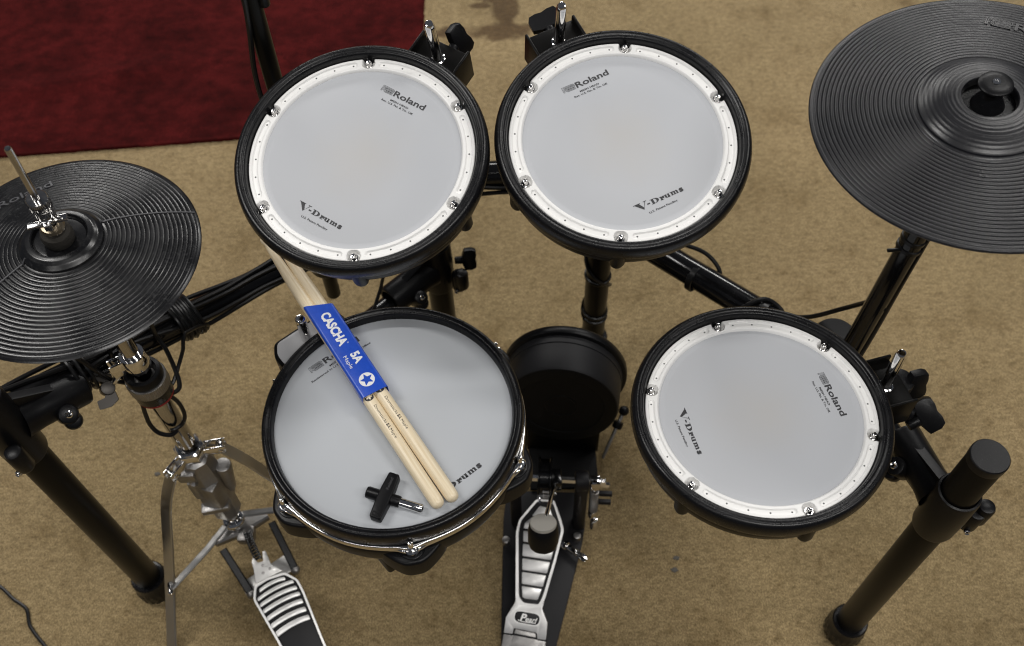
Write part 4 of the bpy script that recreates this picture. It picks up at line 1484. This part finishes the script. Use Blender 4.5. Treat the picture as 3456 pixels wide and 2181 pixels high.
for b in ([(-0.0035, 0.1851), (-0.0128, 0.1690), (0.0197, 0.1681), (0.0121, 0.1837)], [(-0.0140, 0.1660), (-0.0220, 0.1572), (-0.0224, 0.1488), (0.0265, 0.1510), (0.0274, 0.1571), (0.0208, 0.1650)], [(-0.0223, 0.1458), (-0.0205, 0.1301), (0.0265, 0.1305), (0.0270, 0.1485)], [(-0.0203, 0.1269), (-0.0188, 0.1092), (0.0236, 0.1098), (0.0262, 0.1281)], [(-0.0183, 0.1060), (-0.0163, 0.0893), (0.0206, 0.0898), (0.0230, 0.1066)], [(-0.0161, 0.0864), (-0.0139, 0.0694), (0.0172, 0.0697), (0.0200, 0.0870)], [(-0.0136, 0.0664), (-0.0105, 0.0512), (-0.0067, 0.0492), (0.0123, 0.0499), (0.0166, 0.0670)]):
    obj('tread_plate', xf(prism(round_poly(b, .0018, 2), -.0045, .0004, .0009), KF2), M['silver'], board, world=True)
bg = [(-0.0178, 0.0230), (-0.0165, 0.0290), (-0.0110, 0.0309), (0.0140, 0.0306), (0.0188, 0.0270), (0.0192, 0.0220), (0.0175, 0.0165), (0.0130, 0.0144), (-0.0120, 0.0148), (-0.0165, 0.0175)]
badge = obj('name_badge', xf(prism(round_poly(bg, .003, 3), .0008, .0013, .0003), KF2), M['grip'], board, world=True)
obj('badge_rim', xf(ring_flat([(x * 1.09, .0227 + (y - .0227) * 1.16) for x, y in resample(round_poly(bg, .003, 3), 60)], resample(round_poly(bg, .003, 3), 60), .0005, .0020), KF2), M['silver'], badge, world=True)
obj('badge_script', xf(join(solid(text('P', .0078, .0098, .03, .25, -.0092, .0180, .0012), .0006), solid(text('earl', .0160, .0066, .02, .30, -.0020, .0182, .0012), .0006), solid(stroke([(-.0120, .0182), (-.0060, .0168), (.0140, .0172)], .0011, .0012), .0006)), KF2), M['silver'], badge, world=True)
# hinged heel block
obj('heel_block', xf(prism(round_poly([(-0.0310, -0.0060), (-0.0160, -0.0050), (-0.0150, 0.0040), (0.0163, 0.0028), (0.0185, -0.0062), (0.0325, -0.0058), (0.0340, -0.0700), (-0.0320, -0.0700)], .002, 2), -.016, -.0030, .0012), KF2), M['cast'], kp, world=True)
obj('hinge_pin', xf(cyl((-.031, -.0035, -.006), (.033, -.0050, -.006), .0034, .0034, 16), KF2), M['grip'], kp, world=True)
# axle, posts, cam and chain
X0, X1 = Vector((0.0100, 0.6132, 0.165)), Vector((0.1262, 0.6007, 0.165))
xd = (X1 - X0).normalized()
obj('axle', cyl(X0, X1, .0052, .0052, 6), M['chrome'], kp, world=True)
for q, s in ((Vector((0.0922, 0.6043, 0)), 1), (Vector((-0.0050, 0.6150, 0)), 1)):
    obj('post', join(xf(box(0, 0, .088, .017, .024, .165, .004), Matrix.Translation((q.x, q.y, 0))), cyl((q.x - .010, q.y, .165), (q.x + .010, q.y, .165), .0150, .0150, 28, .003)), M['grip'], kp, world=True)
cc = Vector((0.0385, 0.6095, 0.165))
camo = obj('cam', join(xf(lathe([(0, -.0095), (.0300, -.0095), (.0300, -.0075), (.0270, -.0060), (.0270, .0060), (.0300, .0075), (.0300, .0095), (0, .0095)], 40), align(cc + Vector((0, 0, .004)), xd))), M['tube'], kp, world=True)
lk = []
for i in range(16):
    a = radians(20 - i * 15)
    y_, z_ = -.0285 * cos(a), .0285 * sin(a)
    if i < 9:
        p = cc + Vector((0, y_ * 1.0, .004 + z_))
        tdir = Vector((0, -sin(a) * -1, cos(a) * -1))
    p = cc + Vector((0, -.0285 * cos(a), .004 + .0285 * sin(a))) if i < 9 else lk_p + Vector((0, -.0035, -.0052))
    lk_p = p
    d = Vector((0, .3, -1)).normalized()
    lk.append(xf(join(box(0, -.0035, 0, .0050, .0018, .0040, .0006), box(0, .0035, 0, .0050, .0018, .0040, .0006), cyl((0, -.005, 0), (0, .005, 0), .0018, .0018, 8)), frame(p, d, xd, d.cross(xd))))
obj('chain', join(*lk), M['cast'], kp, world=True)
obj('chain_yoke', xf(join(box(-.0045, .200, -.002, .0030, .022, .010, .001), box(.0140, .200, -.002, .0030, .022, .010, .001), cyl((-.009, .206, .000), (.018, .206, .000), .0028, .0028, 14)), KF2), M['chrome'], board, world=True)
# beater
hub = Vector((0.0550, 0.6075, 0.165))
obj('beater_hub', xf(box(0, 0, 0, .0150, .0240, .0260, .002), Matrix.Translation(hub)), M['tube'], kp, world=True)
bt = Vector((0.0352, 0.5240, 0.228))
rd_ = (bt - hub).normalized()
obj('beater_rod', cyl(hub, bt, .0030, .0030, 16), M['chrome'], kp, world=True)
bz = Vector((.02, .42, .90)).normalized()           # the beater head stands across the rod
bc = Vector((0.0312, 0.5135, 0.232))
hd = obj('beater_head', xf(lathe([(0, -.0400), (.0150, -.0400), (.0190, -.0370), (.0208, -.030), (.0206, -.012), (.0192, -.0030), (.0180, -.0012)], 40), align(bc, bz)), M['plastic'], kp, world=True)
obj('beater_felt', xf(lathe([(.0180, -.0016), (.0182, .0010), (.0174, .0026), (.0160, .0030), (0, .0032)], 40), align(bc, bz)), M['felt'], hd, world=True)
# spring, stretcher and adjusters on the right post
S0, S1 = Vector((0.1108, 0.6010, 0.152)), Vector((0.1126, 0.5990, 0.040))
coil = []
for i in range(14 * 12):
    a = 2 * pi * i / 12
    f = .12 + .62 * i / (14 * 12)
    c = S0.lerp(S1, f)
    coil.append(c + Vector((.0058 * cos(a), .0058 * sin(a), 0)))
obj('spring', sweep(coil, circ(.0014, 6)), M['cast'], kp, world=True)
obj('spring_arm', join(box(.1110, .6010, .163, .016, .016, .022, .003), cyl((.1110, .601, .163), (.1310, .5990, .158), .0045, .0045, 6), cyl(S0, S0.lerp(S1, .2), .0040, .0032, 12)), M['chrome'], kp, world=True)
obj('spring_nut', join(cyl(S0.lerp(S1, .72), S0.lerp(S1, .92), .0075, .0075, 20, .002), cyl(S1 + Vector((.002, -.004, .004)), S1 + Vector((.003, -.010, -.016)), .0062, .0075, 20, .002)), M['chrome'], kp, world=True)
for z_ in (.120, .090):
    obj('adjuster_bolt', cyl((.118, .604, z_), (.138, .602, z_), .0048, .0048, 6), M['grip'], kp, world=True)
obj('hoop_clamp', join(cyl((.0720, .5600, .022), (.0860, .5480, .026), .0050, .0050, 12), cyl((.0650, .5660, .020), (.0720, .5600, .022), .0080, .0080, 16, .002), xf(prism(round_poly([(-.004, -.003), (.020, -.006), (.022, 0), (.016, .006), (-.004, .003)], .001, 2), -.0015, .0015, .0005), frame((.0840, .5500, .026), (.72, -.62, .05), (.62, .72, 0), (0, 0, 1)))), M['chrome'], kp, world=True)
for x, y in ((.0880, .5780), (-.0225, .5760)):
    obj('spur_bolt', join(cyl((x, y, .006), (x, y, .024), .0062, .0062, 18, .002)), M['cast'], kp, world=True)

# ================================================================== cables
G = 'black pad cables strapped along the left rack tube'
ta, tb = LT0, LT1
td = (tb - ta).normalized()
side = td.cross(Vector((0, 0, 1))).normalized()
random.seed(11)
LABS = ['uppermost black pad cable lying along the top of the left rack tube', 'second black pad cable from the top on the left rack tube', 'third black pad cable from the top on the left rack tube', 'fourth black pad cable from the top on the left rack tube', 'lowest black pad cable on the front of the left rack tube']
for k in range(5):
    pts = []
    a0 = radians(118 - 30 * k)
    for i in range(12):
        f = i / 11
        wv = radians(16) * sin(f * 7 + k * 1.9) + radians(10) * sin(f * 15 + k)
        a = a0 + wv
        rr = .0172 + .0030 + .0022 * abs(sin(f * 9 + k * 2.1))
        c = ta.lerp(tb, -.06 + f * 1.10)
        pts.append(c + side * (rr * cos(a)) + Vector((0, 0, rr * sin(a))))
    cable('pad_cable', LABS[k], pts, .0029, 6, 8, G)


def coil_wrap(f0, f1, turns, r, name, label, tail=None, wobble=.0015):
    pts = []
    n = turns * 10
    u = Vector((0, 0, 1))
    for i in range(n + 1):
        f = f0 + (f1 - f0) * i / n
        a = 2 * pi * i / 10
        c = ta.lerp(tb, f)
        q = r + wobble * sin(i * .37)
        pts.append(c + side * (q * cos(a)) + u * (q * sin(a)) + td * (wobble * 1.5 * sin(i * .61)))
    if tail:
        pts += [Vector(t) for t in tail]
    cable(name, label, pts, .0024, 2, 7)


coil_wrap(.455, .530, 8, .0262, 'wrapped_cable', 'black cable wound tightly round the left tube beside the hi-hat', [(-0.3925, 0.6655, 0.495), (-0.3997, 0.6562, 0.475), (-0.4074, 0.6436, 0.460), (-0.4143, 0.6247, 0.450), (-0.4241, 0.6102, 0.446)])
coil_wrap(.150, .205, 3, .0262, 'wrapped_cable', 'black cable wound loosely round the left tube near its leg clamp')
cable('hanging_cable', 'black cable hanging from the left tube to the hi-hat sensor ring', [(-0.4187, 0.6534, 0.540), (-0.4261, 0.6615, 0.500), (-0.4185, 0.6528, 0.480), (-0.4125, 0.6396, 0.460), (-0.4070, 0.6244, 0.450), (-0.4085, 0.6157, 0.446), (-0.4201, 0.6105, 0.444)], .0028)
cable('looped_cable', 'short black cable loop right of the chrome tube below the red ring', [(-0.4199, 0.6108, 0.446), (-0.4130, 0.6100, 0.425), (-0.4120, 0.6060, 0.402), (-0.4180, 0.6010, 0.388), (-0.4270, 0.5960, 0.384), (-0.4330, 0.5930, 0.386)], .0026)
cable('looped_cable', 'short black cable loop left of the chrome tube below the red ring', [(-0.4500, 0.6009, 0.446), (-0.4530, 0.5976, 0.420), (-0.4530, 0.5940, 0.400), (-0.4460, 0.5900, 0.386), (-0.4330, 0.5900, 0.380), (-0.4250, 0.5960, 0.382)], .0028)
cable('sensor_cable', 'black cable dropping from the hi-hat to the memory clamp', [(-0.4581, 0.6222, 0.555), (-0.4613, 0.6191, 0.530), (-0.4681, 0.6219, 0.500), (-0.4700, 0.6211, 0.480), (-0.4600, 0.6150, 0.470)], .0028)
cable('sensor_cable', 'black cable slanting from the left tube to the metal wing nut', [(-0.4844, 0.5955, 0.560), (-0.4772, 0.5959, 0.540), (-0.4717, 0.6007, 0.510), (-0.4668, 0.6054, 0.490), (-0.4570, 0.6100, 0.475)], .0028)
cable('tom_cable', 'thin black cable hanging between the upper left pad and the snare pad', [(-0.1400, 0.7700, 0.665), (-0.1500, 0.7950, 0.560), (-0.1555, 0.7979, 0.450), (-0.1690, 0.7966, 0.420), (-0.1757, 0.7894, 0.400), (-0.1854, 0.7745, 0.380), (-0.1937, 0.7616, 0.360), (-0.2000, 0.7300, 0.300)], .0024)
cable('strap_cable', 'black cable stretched from the right rack tube to the cymbal arm', [(0.3258, 0.7337, 0.402), (0.3467, 0.7195, 0.404), (0.3805, 0.7033, 0.420), (0.4098, 0.6868, 0.460), (0.4240, 0.6620, 0.510), (0.4250, 0.6400, 0.550), (0.4160, 0.6170, 0.560)], .0030)
cable('arm_cable', 'black cable running down the right cymbal arm', [(0.4320, 0.6280, 0.80), (0.4355, 0.6310, 0.70), (0.4270, 0.6245, 0.60), (0.4200, 0.6190, 0.50), (0.4080, 0.6100, 0.42)], .0030)
cable('rack_cable', 'black cable lying along the rear crossbar between the two upper pads', [(-0.12, 0.914, 0.452), (-0.06, 0.916, 0.456), (0.0, 0.9185, 0.448), (0.06, 0.919, 0.456), (0.13, 0.921, 0.450)], .0030)
cable('rack_cable', 'lower black cable strapped in front of the rear crossbar', [(-0.12, 0.914, 0.441), (-0.06, 0.915, 0.440), (0.0, 0.917, 0.441), (0.06, 0.918, 0.439), (0.13, 0.921, 0.441)], .0030)
cable('tube_cable', 'black cable bulging from behind the right rear tube', [(0.2200, 0.8650, 0.385), (0.2480, 0.8450, 0.396), (0.2700, 0.8290, 0.398), (0.2850, 0.8120, 0.390), (0.2900, 0.7990, 0.378), (0.2980, 0.7880, 0.364)], .0030)
cable('tube_cable', 'black cable looped over the right rear tube beside the lower right pad', [(0.2930, 0.7420, 0.378), (0.3080, 0.7380, 0.398), (0.3240, 0.7430, 0.404), (0.3400, 0.7450, 0.402), (0.3560, 0.7350, 0.394), (0.3640, 0.7180, 0.384)], .0032)
cable('post_cable', 'black cable wound round the rear right post above the kick pad', [PR + Vector((.021 * cos(a), .021 * sin(a), .34 - .0225 * a)) for a in [i * .4 for i in range(26)]], .0026, 2)
cable('pole_cable', 'black cable hanging beside the left upright pole', [(-0.2560, 0.8400, 0.860), (-0.2620, 0.8400, 0.800), (-0.2710, 0.8420, 0.740), (-0.2720, 0.8420, 0.690), (-0.2650, 0.8410, 0.640), (-0.2590, 0.8410, 0.600)], .0030)
cable('floor_cable', 'thin black cable lying on the carpet at lower left', [(-0.8370, 0.5552, 0.0035), (-0.8054, 0.5398, 0.0035), (-0.7797, 0.5193, 0.0035), (-0.7552, 0.5023, 0.0035), (-0.7430, 0.4757, 0.0035), (-0.7123, 0.4436, 0.0035), (-0.6763, 0.4099, 0.0035)], .0027)

# ================================================================== bits on the carpet
def crumb(x, y, s, seed):
    bm = bmesh.new()
    bmesh.ops.create_icosphere(bm, subdivisions=2, radius=1)
    for v in bm.verts:
        k = 1 + .45 * noise.noise(v.co * 1.6 + Vector((seed, 0, 0)))
        v.co = Vector((x + v.co.x * s * k, y + v.co.y * s * .7 * k, s * .18 + v.co.z * s * .25 * k))
    return _bm_out(bm)


tag(obj('lint', crumb(-0.5938, 0.7216, .0050, 1), M['lint']), 'grey scrap of lint on the carpet left of the hi-hat stand', 'lint')
tag(obj('lint', crumb(-0.8473, 1.7238, .0045, 2), M['lint']), 'pale fleck of lint on the red rug', 'lint')
tag(obj('lint', crumb(0.2400, 0.5440, .0050, 5), M['lint']), 'upper of two dark flecks on the carpet below the lower right pad', 'lint')
tag(obj('lint', crumb(0.2345, 0.5250, .0055, 8), M['lint']), 'lower of two dark flecks on the carpet below the lower right pad', 'lint')
